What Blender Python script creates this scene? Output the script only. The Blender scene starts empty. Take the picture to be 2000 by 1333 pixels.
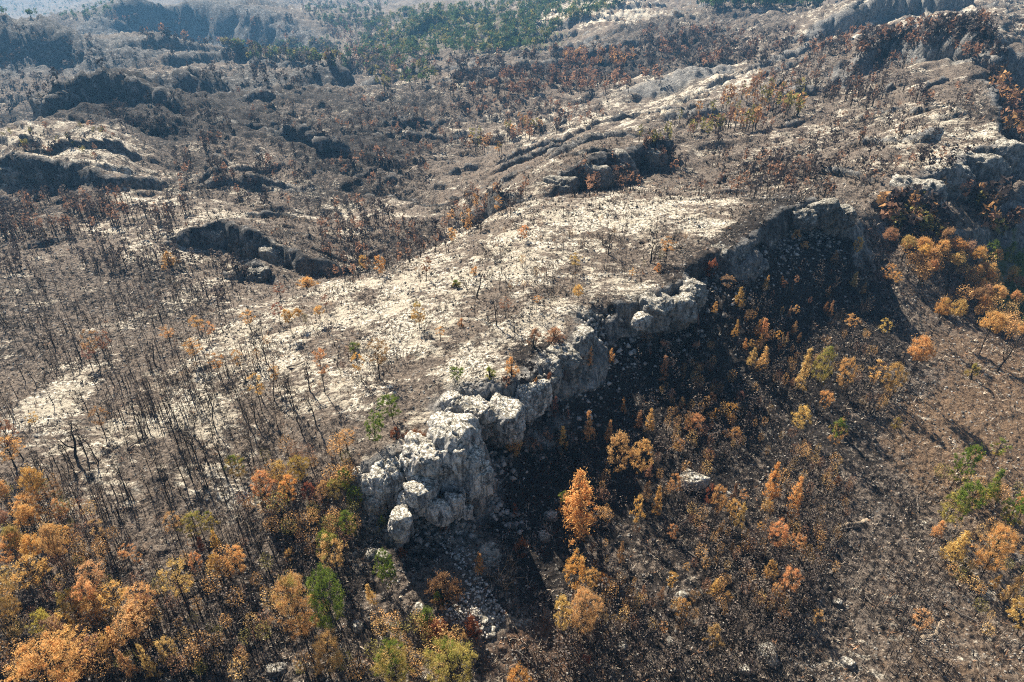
import bpy, bmesh, math, random
import numpy as np
from mathutils import Vector

# ------------------------------------------------------------------ camera, sky, sun, exposure
scene = bpy.context.scene
CAMZ, PITCH, FPX = 70.0, 33.0, 1332.0          # camera height (m), degrees below the horizon, focal length in photo pixels
cam_data = bpy.data.cameras.new("camera")
cam_data.sensor_width = 36.0
cam_data.lens = 36.0 * FPX / 2000.0
cam_data.clip_start = 0.5
cam_data.clip_end = 20000.0
cam = bpy.data.objects.new("camera", cam_data)
scene.collection.objects.link(cam)
cam.location = (0, 0, CAMZ)
cam.rotation_euler = (math.radians(90 - PITCH), 0, 0)
scene.camera = cam

SUN_EL, SUN_AZ = math.radians(43.0), math.radians(-33.0)   # azimuth measured from +Y towards +X
sun_dir = Vector((math.sin(SUN_AZ) * math.cos(SUN_EL), math.cos(SUN_AZ) * math.cos(SUN_EL), math.sin(SUN_EL)))
world = bpy.data.worlds.new("World")
scene.world = world
world.use_nodes = True
wn = world.node_tree.nodes
wl = world.node_tree.links
sky = wn.new("ShaderNodeTexSky")
sky.sky_type = 'NISHITA'
sky.sun_disc = False
sky.sun_elevation = SUN_EL
sky.sun_rotation = SUN_AZ
sky.altitude = 500
wl.new(sky.outputs[0], wn["Background"].inputs[0])
wn["Background"].inputs[1].default_value = 0.05
sl = bpy.data.lights.new("sun", 'SUN')
sl.energy = 5.0
sl.angle = math.radians(0.53)
sl.color = (1.0, 0.90, 0.75)
sun = bpy.data.objects.new("sun", sl)
scene.collection.objects.link(sun)
sun.rotation_euler = sun_dir.to_track_quat('Z', 'Y').to_euler()
sun.location = (0, 0, 300)
scene.view_settings.view_transform = 'Standard'
scene.view_settings.look = 'None'
scene.view_settings.exposure = 1.32
scene.view_settings.gamma = 1.0
scene.render.engine = 'CYCLES'
scene.cycles.use_denoising = False
scene.cycles.filter_width = 1.1
scene.cycles.max_bounces = 6
scene.cycles.diffuse_bounces = 3
scene.cycles.volume_bounces = 0

rng = np.random.default_rng(7)
random.seed(7)
C = scene.collection

# ------------------------------------------------------------------ helpers: noise, rays
_perm = np.random.default_rng(11).permutation(512).astype(np.int32)
_perm = np.concatenate([_perm, _perm])
_g2 = np.array([[math.cos(a), math.sin(a)] for a in np.linspace(0, 2 * math.pi, 16, endpoint=False)], dtype=np.float32)
_g3 = np.random.default_rng(12).normal(size=(64, 3)).astype(np.float32)
_g3 /= np.linalg.norm(_g3, axis=1, keepdims=True)

def noise2(x, y, seed=0):
    x = np.asarray(x, np.float64) + seed * 17.31
    y = np.asarray(y, np.float64) + seed * 9.77
    xi = np.floor(x).astype(np.int32); yi = np.floor(y).astype(np.int32)
    fx = (x - xi).astype(np.float32); fy = (y - yi).astype(np.float32)
    ux = fx * fx * fx * (fx * (fx * 6 - 15) + 10); uy = fy * fy * fy * (fy * (fy * 6 - 15) + 10)
    def g(ix, iy, dx, dy):
        h = _perm[(_perm[ix & 511] + iy) & 511] & 15
        v = _g2[h]
        return v[..., 0] * dx + v[..., 1] * dy
    a = g(xi, yi, fx, fy); b = g(xi + 1, yi, fx - 1, fy)
    c = g(xi, yi + 1, fx, fy - 1); d = g(xi + 1, yi + 1, fx - 1, fy - 1)
    return 1.5 * ((a + (b - a) * ux) * (1 - uy) + (c + (d - c) * ux) * uy)

def noise3(p, seed=0):
    p = np.asarray(p, np.float64) + seed * 13.7
    i = np.floor(p).astype(np.int32); f = (p - i).astype(np.float32)
    u = f * f * f * (f * (f * 6 - 15) + 10)
    out = 0
    for dx in (0, 1):
        for dy in (0, 1):
            for dz in (0, 1):
                h = _perm[(_perm[(_perm[(i[:, 0] + dx) & 511] + i[:, 1] + dy) & 511] + i[:, 2] + dz) & 511] & 63
                g = _g3[h]
                dot = g[:, 0] * (f[:, 0] - dx) + g[:, 1] * (f[:, 1] - dy) + g[:, 2] * (f[:, 2] - dz)
                w = (u[:, 0] if dx else 1 - u[:, 0]) * (u[:, 1] if dy else 1 - u[:, 1]) * (u[:, 2] if dz else 1 - u[:, 2])
                out = out + dot * w
    return 1.5 * out

def fbm2(x, y, octaves, seed=0, gain=0.5):
    t, a, f = 0, 1.0, 1.0
    for o in range(octaves):
        t = t + a * noise2(x * f, y * f, seed + o)
        a *= gain; f *= 2.03
    return t

def sstep(a, b, x):
    t = np.clip((x - a) / (b - a), 0, 1)
    return t * t * (3 - 2 * t)

_cp, _sp = math.cos(math.radians(PITCH)), math.sin(math.radians(PITCH))
def ray(u, v):
    """direction of the view ray through photo pixel (u, v), scaled so that its y is 1"""
    a = (u - 1000.0) / FPX; b = (666.5 - v) / FPX
    y = _cp + b * _sp
    return a / y, (-_sp + b * _cp) / y
def PY(u, v, y):
    sx, sz = ray(u, v)
    return (sx * y, y, CAMZ + sz * y)
def PZ(u, v, z):
    sx, sz = ray(u, v)
    y = (z - CAMZ) / sz
    return (sx * y, y, z)
def project(x, y, z):
    zc = y * _cp - (z - CAMZ) * _sp
    yc = y * _sp + (z - CAMZ) * _cp
    return 1000 + FPX * x / zc, 666.5 - FPX * yc / zc
def xhalf(y):
    return 1.0 * (0.84 * y + 50.0)

# ------------------------------------------------------------------ the lie of the land
FAR = [PY(*p) for p in [
    # gully behind the plateau and the slopes beyond it
    (700, 526, 207), (640, 538, 198), (850, 474, 226), (950, 422, 240), (760, 470, 222), (750, 430, 240), (820, 430, 238), (700, 425, 250),
    (600, 420, 255), (800, 372, 300), (850, 322, 340), (900, 292, 370), (950, 252, 430), (880, 370, 290), (950, 360, 275), (1000, 345, 270),
    (1060, 392, 212), (1120, 382, 217), (1180, 372, 223), (1250, 356, 233), (1300, 330, 245), (1340, 345, 238), (1400, 360, 228), (1500, 372, 215), (1600, 370, 207),
    (1150, 290, 275), (1230, 268, 290), (1350, 240, 330), (1000, 300, 340), (1100, 250, 380), (980, 290, 385),
    (1500, 330, 243), (1650, 300, 245), (1750, 260, 265), (1500, 190, 360), (1420, 230, 330), (1560, 200, 340), (1650, 170, 372), (1800, 200, 300), (1850, 160, 330), (1880, 250, 245), (1800, 300, 228), (1700, 345, 215),
    (1700, 415, 191), (1780, 414, 192), (1850, 392, 200), (1930, 372, 207), (1990, 350, 214), (1990, 330, 240), (1990, 250, 300), (2040, 300, 270), (1985, 150, 410), (2080, 200, 420),
    (1800, 130, 350), (1900, 130, 335), (1720, 140, 368), (1955, 100, 420), (1900, 40, 500), (1990, 90, 470),
    (1300, 200, 430), (1400, 180, 450), (1200, 230, 410), (1500, 130, 530), (1100, 200, 470), (1000, 200, 480), (1000, 160, 560), (900, 140, 650), (1150, 125, 620), (1100, 110, 680), (1250, 120, 620), (1350, 110, 620), (1250, 90, 700),
    (1560, 92, 594), (1640, 77, 604), (1720, 62, 604), (1820, 42, 592), (1500, 60, 720), (1400, 30, 820), (1300, 60, 730), (1990, 10, 720), (1900, 20, 640),
    (1180, 25, 1000), (1100, 60, 850), (900, 60, 950), (1000, 90, 800), (800, 90, 900), (850, 20, 1150), (1000, 10, 1150), (1250, 5, 1250), (1400, 5, 1800), (1600, -20, 1900), (1800, -30, 1500), (2000, -30, 1300),
    (700, 100, 1000), (650, 70, 1200), (750, 60, 1150), (700, 10, 1700), (800, -10, 1900), (550, 0, 1900), (620, 130, 820), (720, 130, 800), (650, 150, 700), (750, 180, 560),
    (200, 74, 1110), (300, 88, 1140), (400, 98, 1150), (500, 105, 1120), (600, 112, 1050), (100, 20, 2500), (0, 36, 2300), (250, -10, 2300), (-80, 40, 2200),
    # left hills
    (340, 132, 700), (450, 132, 703), (580, 142, 672), (0, 120, 760), (100, 118, 800), (200, 124, 790), (0, 180, 630), (50, 212, 545), (-60, 205, 590), (260, 138, 690), (0, 226, 500), (-70, 228, 500),
    (110, 228, 390), (200, 207, 398), (300, 217, 396), (380, 217, 397), (450, 180, 470), (550, 170, 520), (650, 185, 500), (700, 232, 430), (600, 282, 370), (500, 262, 370), (400, 252, 370), (300, 250, 362), (200, 245, 345), (800, 250, 430), (870, 275, 400),
    (450, 350, 290), (300, 300, 322), (700, 350, 310), (600, 340, 318), (0, 250, 330), (100, 260, 322), (200, 275, 305), (300, 350, 288), (750, 310, 345),
    (-60, 376, 271), (0, 382, 268), (100, 384, 264), (220, 373, 260), (300, 385, 258), (450, 400, 256), (0, 450, 226), (200, 425, 235), (100, 430, 233), (-80, 450, 226),
    (0, 550, 178), (200, 500, 198), (330, 432, 226), (400, 425, 228), (250, 445, 222), (-80, 560, 175),
    (340, 492, 199), (400, 507, 198), (470, 522, 194), (540, 542, 185), (590, 542, 184), (300, 480, 204), (500, 562, 173), (440, 560, 175), (620, 500, 205), (560, 430, 232), (640, 440, 236),
    # shared ground to the left and in front
    (0, 600, 156), (200, 600, 157), (-100, 620, 152), (350, 580, 165), (450, 600, 152),
]] + [(-3500, 4500, -260), (0, 4500, -240), (3500, 4500, -220), (1800, 2500, -140), (-1900, 2600, -245)] + [(ray(u, 142)[0] * y, y, z) for u, y, z in ((280, 545, -66), (380, 580, -70), (480, 600, -72), (580, 625, -74), (660, 650, -76), (0, 405, -60), (-80, 405, -60), (60, 470, -64), (180, 500, -66))]
LEFTFRONT = [PZ(*p) for p in [
    (0, 700, -18), (-100, 750, -17), (100, 700, -16), (0, 800, -13), (300, 650, -14), (300, 800, -11.5), (100, 900, -11.5), (-100, 950, -12), (0, 1000, -11.5), (300, 1000, -12), (450, 900, -10), (520, 960, -11),
    (600, 950, -9.5), (600, 1030, -12), (300, 1200, -13), (0, 1200, -12), (-150, 1300, -12), (0, 1333, -12), (300, 1333, -14), (450, 1100, -13.5), (600, 1100, -14.5), (600, 1200, -16), (600, 1333, -17), (680, 1010, -12.5), (-200, 1450, -13), (600, 1450, -18)]]
PLATEAU = [PZ(*p) for p in [
    (950, 700, 0), (950, 600, 0.5), (1000, 500, 0.5), (1000, 450, -0.5), (1000, 405, -3), (1200, 387, -1.5), (1200, 450, 1), (1200, 520, 1.5), (1400, 392, 0.5), (1550, 385, 1), (1380, 450, 2), (1100, 560, 1),
    (600, 580, -13.5), (860, 510, -5), (700, 600, -6), (700, 548, -10), (500, 620, -11.5), (400, 700, -9.5), (500, 750, -8), (700, 750, -4.3), (600, 850, -6.5), (800, 800, -3.2), (680, 880, -6.5), (1100, 392, -2.5), (820, 700, -2.5), (600, 680, -7), (780, 870, -3.6)]]
EDGE_PX = [(690, 1010, -12), (705, 950, -8), (745, 905, -5), (810, 890, -4), (870, 900, -4), (925, 893, -4), (945, 868, -4), (925, 838, -4), (885, 818, -4.2), (862, 803, -4.2), (890, 772, -2.6), (940, 772, -2), (990, 763, -1.5), (1025, 740, -1),
           (1045, 718, -1), (1090, 690, 0), (1125, 668, 0.5), (1148, 632, 1), (1128, 608, 1.5), (1165, 595, 1.5), (1232, 588, 1.5), (1300, 574, 1.5), (1350, 550, 2), (1366, 507, 2), (1430, 483, 2.5), (1485, 450, 3), (1535, 412, 3), (1600, 392, 2.5), (1650, 402, 1.5), (1690, 425, -1)]
EDGE = [PZ(*p) for p in EDGE_PX]
SLOPE = [PZ(*p) for p in [
    (700, 1000, -12.5), (740, 1005, -13.5), (850, 1012, -15), (900, 990, -15), (955, 960, -14), (985, 880, -11.5), (905, 840, -9.5), (960, 845, -9), (1012, 828, -8.5), (1062, 782, -7.5), (1078, 748, -7), (1132, 712, -6), (1168, 672, -5.5), (1180, 630, -3.5), (1215, 630, -4), (1245, 650, -6), (1290, 650, -6.5), (1360, 645, -7), (1385, 560, -3.5), (1440, 530, -3.2), (1505, 505, -4), (1560, 490, -5), (1610, 468, -6.5), (1670, 470, -8.5), (1710, 440, -10),
    (900, 1100, -15.8), (940, 1180, -17.5), (1000, 1000, -17), (1100, 1160, -21), (800, 1200, -17.5), (1000, 1300, -21.5), (1100, 900, -16), (1200, 800, -13.5), (1300, 900, -18), (1400, 800, -17), (1500, 700, -16), (1600, 600, -15), (1700, 520, -16), (1740, 470, -16),
    (1300, 1050, -21), (1500, 950, -22), (1500, 1150, -24.5), (1300, 1300, -24), (1700, 800, -22.5), (1750, 690, -22), (1850, 760, -25.5), (1950, 850, -28), (1950, 700, -29), (1850, 600, -26), (1950, 560, -32), (1900, 480, -32), (1990, 450, -35), (1860, 430, -26), (1770, 425, -19), (1700, 1000, -25.5), (1900, 1000, -29), (2000, 1100, -31), (1700, 1250, -27.5), (1950, 1300, -31), (1500, 1400, -27), (2100, 700, -33), (2150, 1000, -34), (2200, 1400, -35), (900, 1450, -21), (1200, 1450, -25)]]

def warp(x, y):
    return np.stack([x / xhalf(y) * 1.2222, np.log(y)], -1)
def rbf_fit(pts):
    p = np.array(pts, float)
    w = warp(p[:, 0], p[:, 1])
    n = len(p)
    d = np.sqrt(((w[:, None] - w[None]) ** 2).sum(-1) + 1e-4)
    A = np.zeros((n + 3, n + 3))
    A[:n, :n] = d - 0.0004 * np.eye(n)
    A[:n, n] = 1; A[:n, n + 1:] = w
    A[n:, :n] = A[:n, n:].T
    sol = np.linalg.solve(A, np.concatenate([p[:, 2], [0, 0, 0]]))
    return w, sol
def rbf_eval(fit, x, y):
    w, sol = fit
    q = warp(x, y).astype(np.float32)
    n = len(w)
    out = np.empty(len(q), np.float32)
    wf = w.astype(np.float32); s = sol.astype(np.float32)
    w2 = (wf ** 2).sum(1)
    for i in range(0, len(q), 60000):
        c = q[i:i + 60000]
        d = np.sqrt(np.maximum((c ** 2).sum(1)[:, None] + w2[None] - 2 * c @ wf.T, 0) + 1e-4)
        out[i:i + 60000] = d @ s[:n] + s[n] + c @ s[n + 1:]
    return out

def polyline(x, y, pts):
    """distance to a polyline, value carried along it (third coordinate), sign (+ on the left of travel), overshoot past its ends"""
    best = np.full(x.shape, 1e18, np.float32); val = np.zeros(x.shape, np.float32); sgn = np.ones(x.shape, np.float32); over = np.zeros(x.shape, np.float32)
    n = len(pts)
    for k in range(n - 1):
        ax, ay, az = pts[k]; bx, by, bz = pts[k + 1]
        dx, dy = bx - ax, by - ay
        L2 = dx * dx + dy * dy
        t = ((x - ax) * dx + (y - ay) * dy) / L2
        tc = np.clip(t, 0, 1)
        d2 = (x - ax - tc * dx) ** 2 + (y - ay - tc * dy) ** 2
        m = d2 < best
        best[m] = d2[m]; val[m] = (az + tc * (bz - az))[m]
        sgn[m] = np.sign(dx * (y - ay) - dy * (x - ax))[m]
        ov = np.zeros_like(t)
        if k == 0: ov = np.maximum(ov, -t * math.sqrt(L2))
        if k == n - 2: ov = np.maximum(ov, (t - 1) * math.sqrt(L2))
        over[m] = ov[m]
    return np.sqrt(best), val, sgn, over

# scarps: crest points (u, v, y), length of the dip slope behind, width of the face, overshoot taper
SCARPS = [
    ([(-90, 298, 285), (0, 305, 280), (60, 312, 277), (110, 322, 274), (170, 335, 270), (228, 350, 264)], 34, 2.5, 4),
    ([(100, 200, 398), (150, 168, 410), (205, 146, 416), (260, 163, 413), (320, 178, 410), (375, 203, 404)], 60, 6, 12),
    ([(325, 474, 204), (370, 448, 207), (430, 434, 208), (490, 448, 203), (540, 474, 197), (578, 508, 190)], 22, 2.0, 3),
    ([(450, 532, 183), (500, 511, 184), (530, 524, 181), (547, 552, 176)], 9, 1.8, 2),
    ([(1052, 384, 215), (1085, 345, 222), (1130, 318, 229), (1180, 302, 236), (1240, 290, 246), (1292, 277, 256)], 45, 2.5, 5),
    ([(1690, 408, 192), (1770, 372, 196), (1820, 340, 205), (1880, 313, 212), (1930, 290, 219), (1965, 262, 228), (1950, 215, 262), (1922, 165, 305)], 60, 2.5, 6),
    ([(1640, 150, 372), (1700, 112, 380), (1745, 92, 385), (1800, 75, 382), (1860, 62, 375), (1925, 56, 364), (1945, 90, 346)], 45, 9, 10),
    ([(1195, 212, 438), (1245, 172, 475), (1320, 148, 500), (1400, 135, 515), (1450, 140, 505)], 60, 18, 15),
    ([(1520, 96, 608), (1600, 48, 640), (1680, 15, 660), (1760, -5, 670), (1870, -15, 660)], 80, 7, 20),
    ([(170, 55, 1120), (250, 10, 1200), (330, 18, 1230), (400, 3, 1250), (470, 15, 1220), (560, 50, 1150), (640, 88, 1070)], 300, 48, 60),
    ([(330, 112, 720), (420, 105, 735), (500, 118, 720), (595, 130, 688)], 120, 9, 15),
    ([(-90, 52, 690), (30, 42, 720), (100, 50, 740), (180, 75, 760), (290, 97, 740)], 150, 60, 40),
    ([(297, 147, 468), (372, 142, 498), (446, 148, 510), (505, 139, 538), (565, 148, 542), (647, 135, 582)], 55, 22, 25),
    ([(512, 252, 373), (570, 255, 373), (620, 272, 362)], 15, 2.5, 4),
    ([(628, 283, 353), (650, 282, 353), (672, 294, 349)], 12, 2.5, 3),
    ([(740, 225, 440), (820, 262, 410), (900, 275, 400)], 30, 4, 10),
    ([(1000, 172, 548), (1080, 148, 590), (1150, 138, 610)], 40, 4, 10),
    ([(980, 240, 440), (1060, 205, 470), (1130, 190, 490)], 25, 3, 8),
]

def land(x, y):
    """height and rock mask of the ground at world (x, y) arrays"""
    x = x.astype(np.float64); y = y.astype(np.float64)
    T = rbf_eval(FIT_T, x, y); S = rbf_eval(FIT_S, x, y)
    # the plateau's cliff
    near = (y < 260)
    z = S.copy()
    rock = np.zeros(x.shape, np.float32); soot_shade = np.zeros(x.shape, np.float32)
    xn, yn = x[near], y[near]
    d, val, sgn, over = polyline(xn, yn, [(p[0], p[1], p[2]) for p in EDGE])
    sd = d * sgn
    jag = 1.1 * noise2(xn / 5.5, yn / 5.5, 3) + 0.7 * noise2(xn / 2.1, yn / 2.1, 4)
    poly = np.array([(p[0], p[1]) for p in EDGE] + CLOSING)
    inside = np.zeros(xn.shape, bool)
    j = len(poly) - 1
    for i in range(len(poly)):
        xi, yi = poly[i]; xj, yj = poly[j]
        cross = ((yi > yn) != (yj > yn)) & (xn < (xj - xi) * (yn - yi) / (yj - yi + 1e-12) + xi)
        inside ^= cross
        j = i
    sgn_in = np.where(inside, 1.0, -1.0)
    w = 1.2 + 5.5 * sstep(.05, .5, noise2(xn / 21, yn / 21, 6)) * sstep(95, 112, yn)
    m_c = sstep(-w, w * 0.6, d * sgn_in + (jag + 2.2 * noise2(xn / 13, yn / 13, 5)) * np.exp(-d / 8))
    dc, _, _, _ = polyline(xn, yn, [(EDGE[0][0], EDGE[0][1], 0)] + [(a, b, 0) for a, b in CLOSING[::-1]] + [(EDGE[-1][0], EDGE[-1][1], 0)])
    m_close = sstep(0, 9, dc)
    m = m_c * m_close
    z[near] = S[near] + (T[near] - S[near]) * m
    rock[near] = np.exp(-np.abs(d) / 3.0) * sstep(3.0, 7.0, (T - S)[near]) * np.where(yn < 110, 1.0, sstep(-.25, .3, noise2(xn / 9, yn / 9, 7)))
    # the lesser scarps
    for pts, L, fw, tap in SCARPS:
        P = [PY(*p) for p in pts]
        ax = np.array([p[0] for p in P]); ay = np.array([p[1] for p in P])
        sel = (x > ax.min() - L - 20) & (x < ax.max() + L + 20) & (y > ay.min() - L - 20) & (y < ay.max() + L + 20)
        if not sel.any(): continue
        xs, ys = x[sel], y[sel]
        d, val, sgn, over = polyline(xs, ys, P)
        k = max(1.0, fw / 2.5)
        jf = fw if fw < 10 else .35 * fw
        sdj = d * sgn + jf * np.exp(-d / (5 * fw)) * (1.6 * noise2(xs / (5.5 * fw), ys / (5.5 * fw), 21) + .8 * noise2(xs / (2.0 * fw), ys / (2.0 * fw), 23) + 0.4 * noise2(xs / (.9 * fw), ys / (.9 * fw), 22))
        g = np.where(sdj >= 0, 1 - sstep(0, L, sdj), 1 - sstep(0, fw, -sdj))
        g = g * (1 - sstep(0, tap, over))
        up = np.maximum(val - z[sel], 0)
        z[sel] += up * g
        rock[sel] = np.maximum(rock[sel], np.exp(-np.abs(sdj + fw * .5) / (fw * 1.3)) * sstep(1.0, 5.0, up) * (1 - sstep(0, tap, over)))
    soot_shade = np.where((y > 150) & (x < 75), rock, soot_shade)  # soot plus the shade of far scarp faces, both put into the colour
    # bedding steps: small cuestas that fall towards the camera
    dist = y
    q = -0.39 * x + 0.92 * y + 9 * noise2(x / 60, y / 60, 31) + 3.0 * noise2(x / 17, y / 17, 32)
    for lam, h, seed, y0, y1 in ((34.0, 4.6, 41, 200, 300), (15.0, 1.5, 42, 150, 240), (95.0, 9.0, 44, 380, 560)):
        ph = q / lam + 0.8 * noise2(x / (lam * 3), y / (lam * 3), seed)
        fr = ph - np.floor(ph)
        saw = np.where(fr < 0.07, fr / 0.07, 1 - (fr - 0.07) / 0.93)
        amp = sstep(y0, y1, dist) * np.clip(0.15 + 1.1 * noise2(x / (lam * 1.7), y / (lam * 1.7), seed + 5), 0, 1)
        z = z + h * amp * (saw - 0.35)
        rock = np.maximum(rock, (fr < 0.08) * np.clip(amp * 1.2, 0, 1) * 0.8)
    # ribs and gullies running down the burnt slopes left of the valley
    q2 = .56 * x + .83 * y + 7 * noise2(x / 45, y / 45, 33); al = .83 * x - .56 * y
    ribs = (.45 - 1.5 * np.abs(noise2(q2 / 17, al / 75, 34))) * 4.2 + (.4 - 1.4 * np.abs(noise2(q2 / 6.5, al / 26, 35))) * 1.5
    z = z + ribs * sstep(215, 300, y) * sstep(900, 500, y) * sstep(60, -30, x - .12 * (y - 250))
    # and the dip slopes right of it, ribbed along the bedding
    ribs = (.45 - 1.5 * np.abs(noise2(q / 9, (.92 * x + .39 * y) / 48, 36))) * 2.0
    z = z + ribs * sstep(190, 260, y) * sstep(800, 450, y) * sstep(-30, 60, x - .12 * (y - 250))
    # gullies and roughness
    far = sstep(220, 520, dist)
    z = z + far * (8.0 * fbm2(x / 150, y / 150, 3, 51) - 9.0 * np.abs(noise2(x / 110, y / 110, 55)) + 3.0) * np.clip(dist / 700, .5, 1.15)
    z = z + 0.55 * fbm2(x / 14, y / 14, 3, 61) * sstep(30, 60, dist)
    return z, rock, soot_shade

CLOSING = [PZ(1760, 372, -10)[:2], PY(1500, 340, 232)[:2], PY(1100, 360, 232)[:2], PY(850, 462, 205)[:2], PY(640, 530, 190)[:2], PY(420, 575, 168)[:2], PY(200, 640, 140)[:2], PZ(150, 860, -12)[:2], PZ(450, 960, -11.5)[:2], PZ(620, 1015, -12)[:2]]
FIT_T = rbf_fit(FAR + LEFTFRONT + PLATEAU + EDGE[1:-1])
FIT_S = rbf_fit(FAR + LEFTFRONT + SLOPE)

# ------------------------------------------------------------------ terrain grid: a fan of cells that widen with distance
NR = 1030
NC = 850
k = np.linspace(0, 1, NR)
knots_k = [0, 0.02, 0.49, 0.70, 0.93, 1.0]
knots_y = np.log([22, 40, 190, 420, 1300, 5000])
YR = np.exp(np.interp(k, knots_k, knots_y))
YR = np.exp(np.convolve(np.pad(np.log(YR), 20, mode='edge'), np.ones(41) / 41, 'valid'))
YR[0] = 22
YR = np.maximum.accumulate(YR + np.arange(NR) * 1e-4)
SC = np.linspace(-1, 1, NC)
YY = np.repeat(YR[:, None], NC, 1)
XX = SC[None] * xhalf(YR)[:, None]
zz, rk, so = land(XX.ravel(), YY.ravel())
ZZ = zz.reshape(NR, NC).astype(np.float64)
RK = rk.reshape(NR, NC).astype(np.float64)

def ground(x, y):
    x = np.asarray(x, float); y = np.asarray(y, float)
    fr = np.interp(y, YR, np.arange(NR)); fc = (x / xhalf(y) + 1) * 0.5 * (NC - 1)
    r = np.clip(np.floor(fr).astype(int), 0, NR - 2); c = np.clip(np.floor(fc).astype(int), 0, NC - 2)
    a = np.clip(fr - r, 0, 1); b = np.clip(fc - c, 0, 1)
    return (ZZ[r, c] * (1 - b) + ZZ[r, c + 1] * b) * (1 - a) + (ZZ[r + 1, c] * (1 - b) + ZZ[r + 1, c + 1] * b) * a

_ys = np.exp(np.linspace(math.log(40), math.log(3500), 6000))
def hit(u, v):
    """first point of the ground met by the view ray through photo pixel (u, v)"""
    sx, sz = ray(u, v)
    g = ground(sx * _ys, _ys) - (CAMZ + sz * _ys)
    i = int(np.argmax(g > 0))
    if g[i] <= 0: i = len(_ys) - 1
    if i == 0: y = _ys[0]
    else:
        t = -g[i - 1] / (g[i] - g[i - 1]); y = _ys[i - 1] + t * (_ys[i] - _ys[i - 1])
    return np.array((sx * y, y, float(ground(sx * y, y))))

# ------------------------------------------------------------------ material helpers
class NT:
    """terse node building"""
    def __init__(self, name):
        self.m = bpy.data.materials.new(name); self.m.use_nodes = True
        self.t = self.m.node_tree; self.n = self.t.nodes; self.l = self.t.links
        self.b = self.n["Principled BSDF"]; self.out = self.n["Material Output"]
        self.b.inputs["Specular IOR Level"].default_value = 0.12
        self.b.inputs["Roughness"].default_value = 0.9
    def put(self, sock, v):
        if hasattr(v, "is_linked") or isinstance(v, bpy.types.NodeSocket): self.l.new(v, sock)
        else: sock.default_value = v
    def math(self, op, a, b=0.0, c=None, clamp=False):
        n = self.n.new("ShaderNodeMath"); n.operation = op; n.use_clamp = clamp
        self.put(n.inputs[0], a); self.put(n.inputs[1], b)
        if c is not None: self.put(n.inputs[2], c)
        return n.outputs[0]
    def mix(self, f, a, b, mode='MIX'):
        n = self.n.new("ShaderNodeMix"); n.data_type = 'RGBA'; n.blend_type = mode
        self.put(n.inputs[0], f)
        self.put(n.inputs[6], a if not isinstance(a, tuple) else (*a, 1)); self.put(n.inputs[7], b if not isinstance(b, tuple) else (*b, 1))
        return n.outputs[2]
    def step(self, x, a, b):
        n = self.n.new("ShaderNodeMapRange"); n.interpolation_type = 'SMOOTHSTEP'
        self.put(n.inputs[0], x); self.put(n.inputs[1], a); self.put(n.inputs[2], b)
        return n.outputs[0]
    def noise(self, vec, scale, detail=4, rough=0.6, dist=0.0):
        n = self.n.new("ShaderNodeTexNoise"); self.put(n.inputs["Vector"], vec)
        n.inputs["Scale"].default_value = scale; n.inputs["Detail"].default_value = detail; n.inputs["Roughness"].default_value = rough; n.inputs["Distortion"].default_value = dist
        return n.outputs[0]
    def voro(self, vec, scale, feature='F1'):
        n = self.n.new("ShaderNodeTexVoronoi"); n.feature = feature; self.put(n.inputs["Vector"], vec); n.inputs["Scale"].default_value = scale
        return n.outputs[0]
    def attr(self, name):
        n = self.n.new("ShaderNodeAttribute"); n.attribute_name = name
        return n
    def pos(self, scale=(1, 1, 1), rot=(0, 0, 0)):
        g = self.n.new("ShaderNodeNewGeometry"); mp = self.n.new("ShaderNodeMapping")
        mp.inputs["Scale"].default_value = scale; mp.inputs["Rotation"].default_value = rot
        self.l.new(g.outputs["Position"], mp.inputs[0])
        return mp.outputs[0]
    def sep(self, c):
        n = self.n.new("ShaderNodeSeparateColor"); self.l.new(c, n.inputs[0]); return n.outputs
    def bump(self, h, strength, dist):
        n = self.n.new("ShaderNodeBump"); n.inputs["Strength"].default_value = strength; n.inputs["Distance"].default_value = dist
        self.l.new(h, n.inputs["Height"]); self.l.new(n.outputs[0], self.b.inputs["Normal"])

def limestone_nodes(t, p, k=1.0):
    """pale grey limestone with black lichen, ochre stain and cracks"""
    fl = t.noise(t.pos((1, 1, .35)), 0.9, 6, .65, .8)
    big = t.noise(p, 0.22, 4, .6)
    col = t.mix(t.step(fl, .36, .64), (.105 * k, .107 * k, .11 * k), (.42 * k, .405 * k, .375 * k))
    col = t.mix(t.math('MULTIPLY', t.step(big, .48, .68), .55), col, (.24, .225, .20))
    sp = t.noise(p, 3.4, 5, .7)
    col = t.mix(t.math('MULTIPLY', t.step(sp, .55, .66), .75), col, (.05, .05, .052))
    col = t.mix(t.math('MULTIPLY', t.step(t.noise(p, .55, 3, .5), .58, .72), .35), col, (.33, .22, .12))
    st = t.noise(t.pos((1, 1, .06)), .9, 4, .6)
    col = t.mix(t.math('MULTIPLY', t.step(st, .52, .64), .7), col, (.055, .053, .052))
    return col, fl, sp

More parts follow.
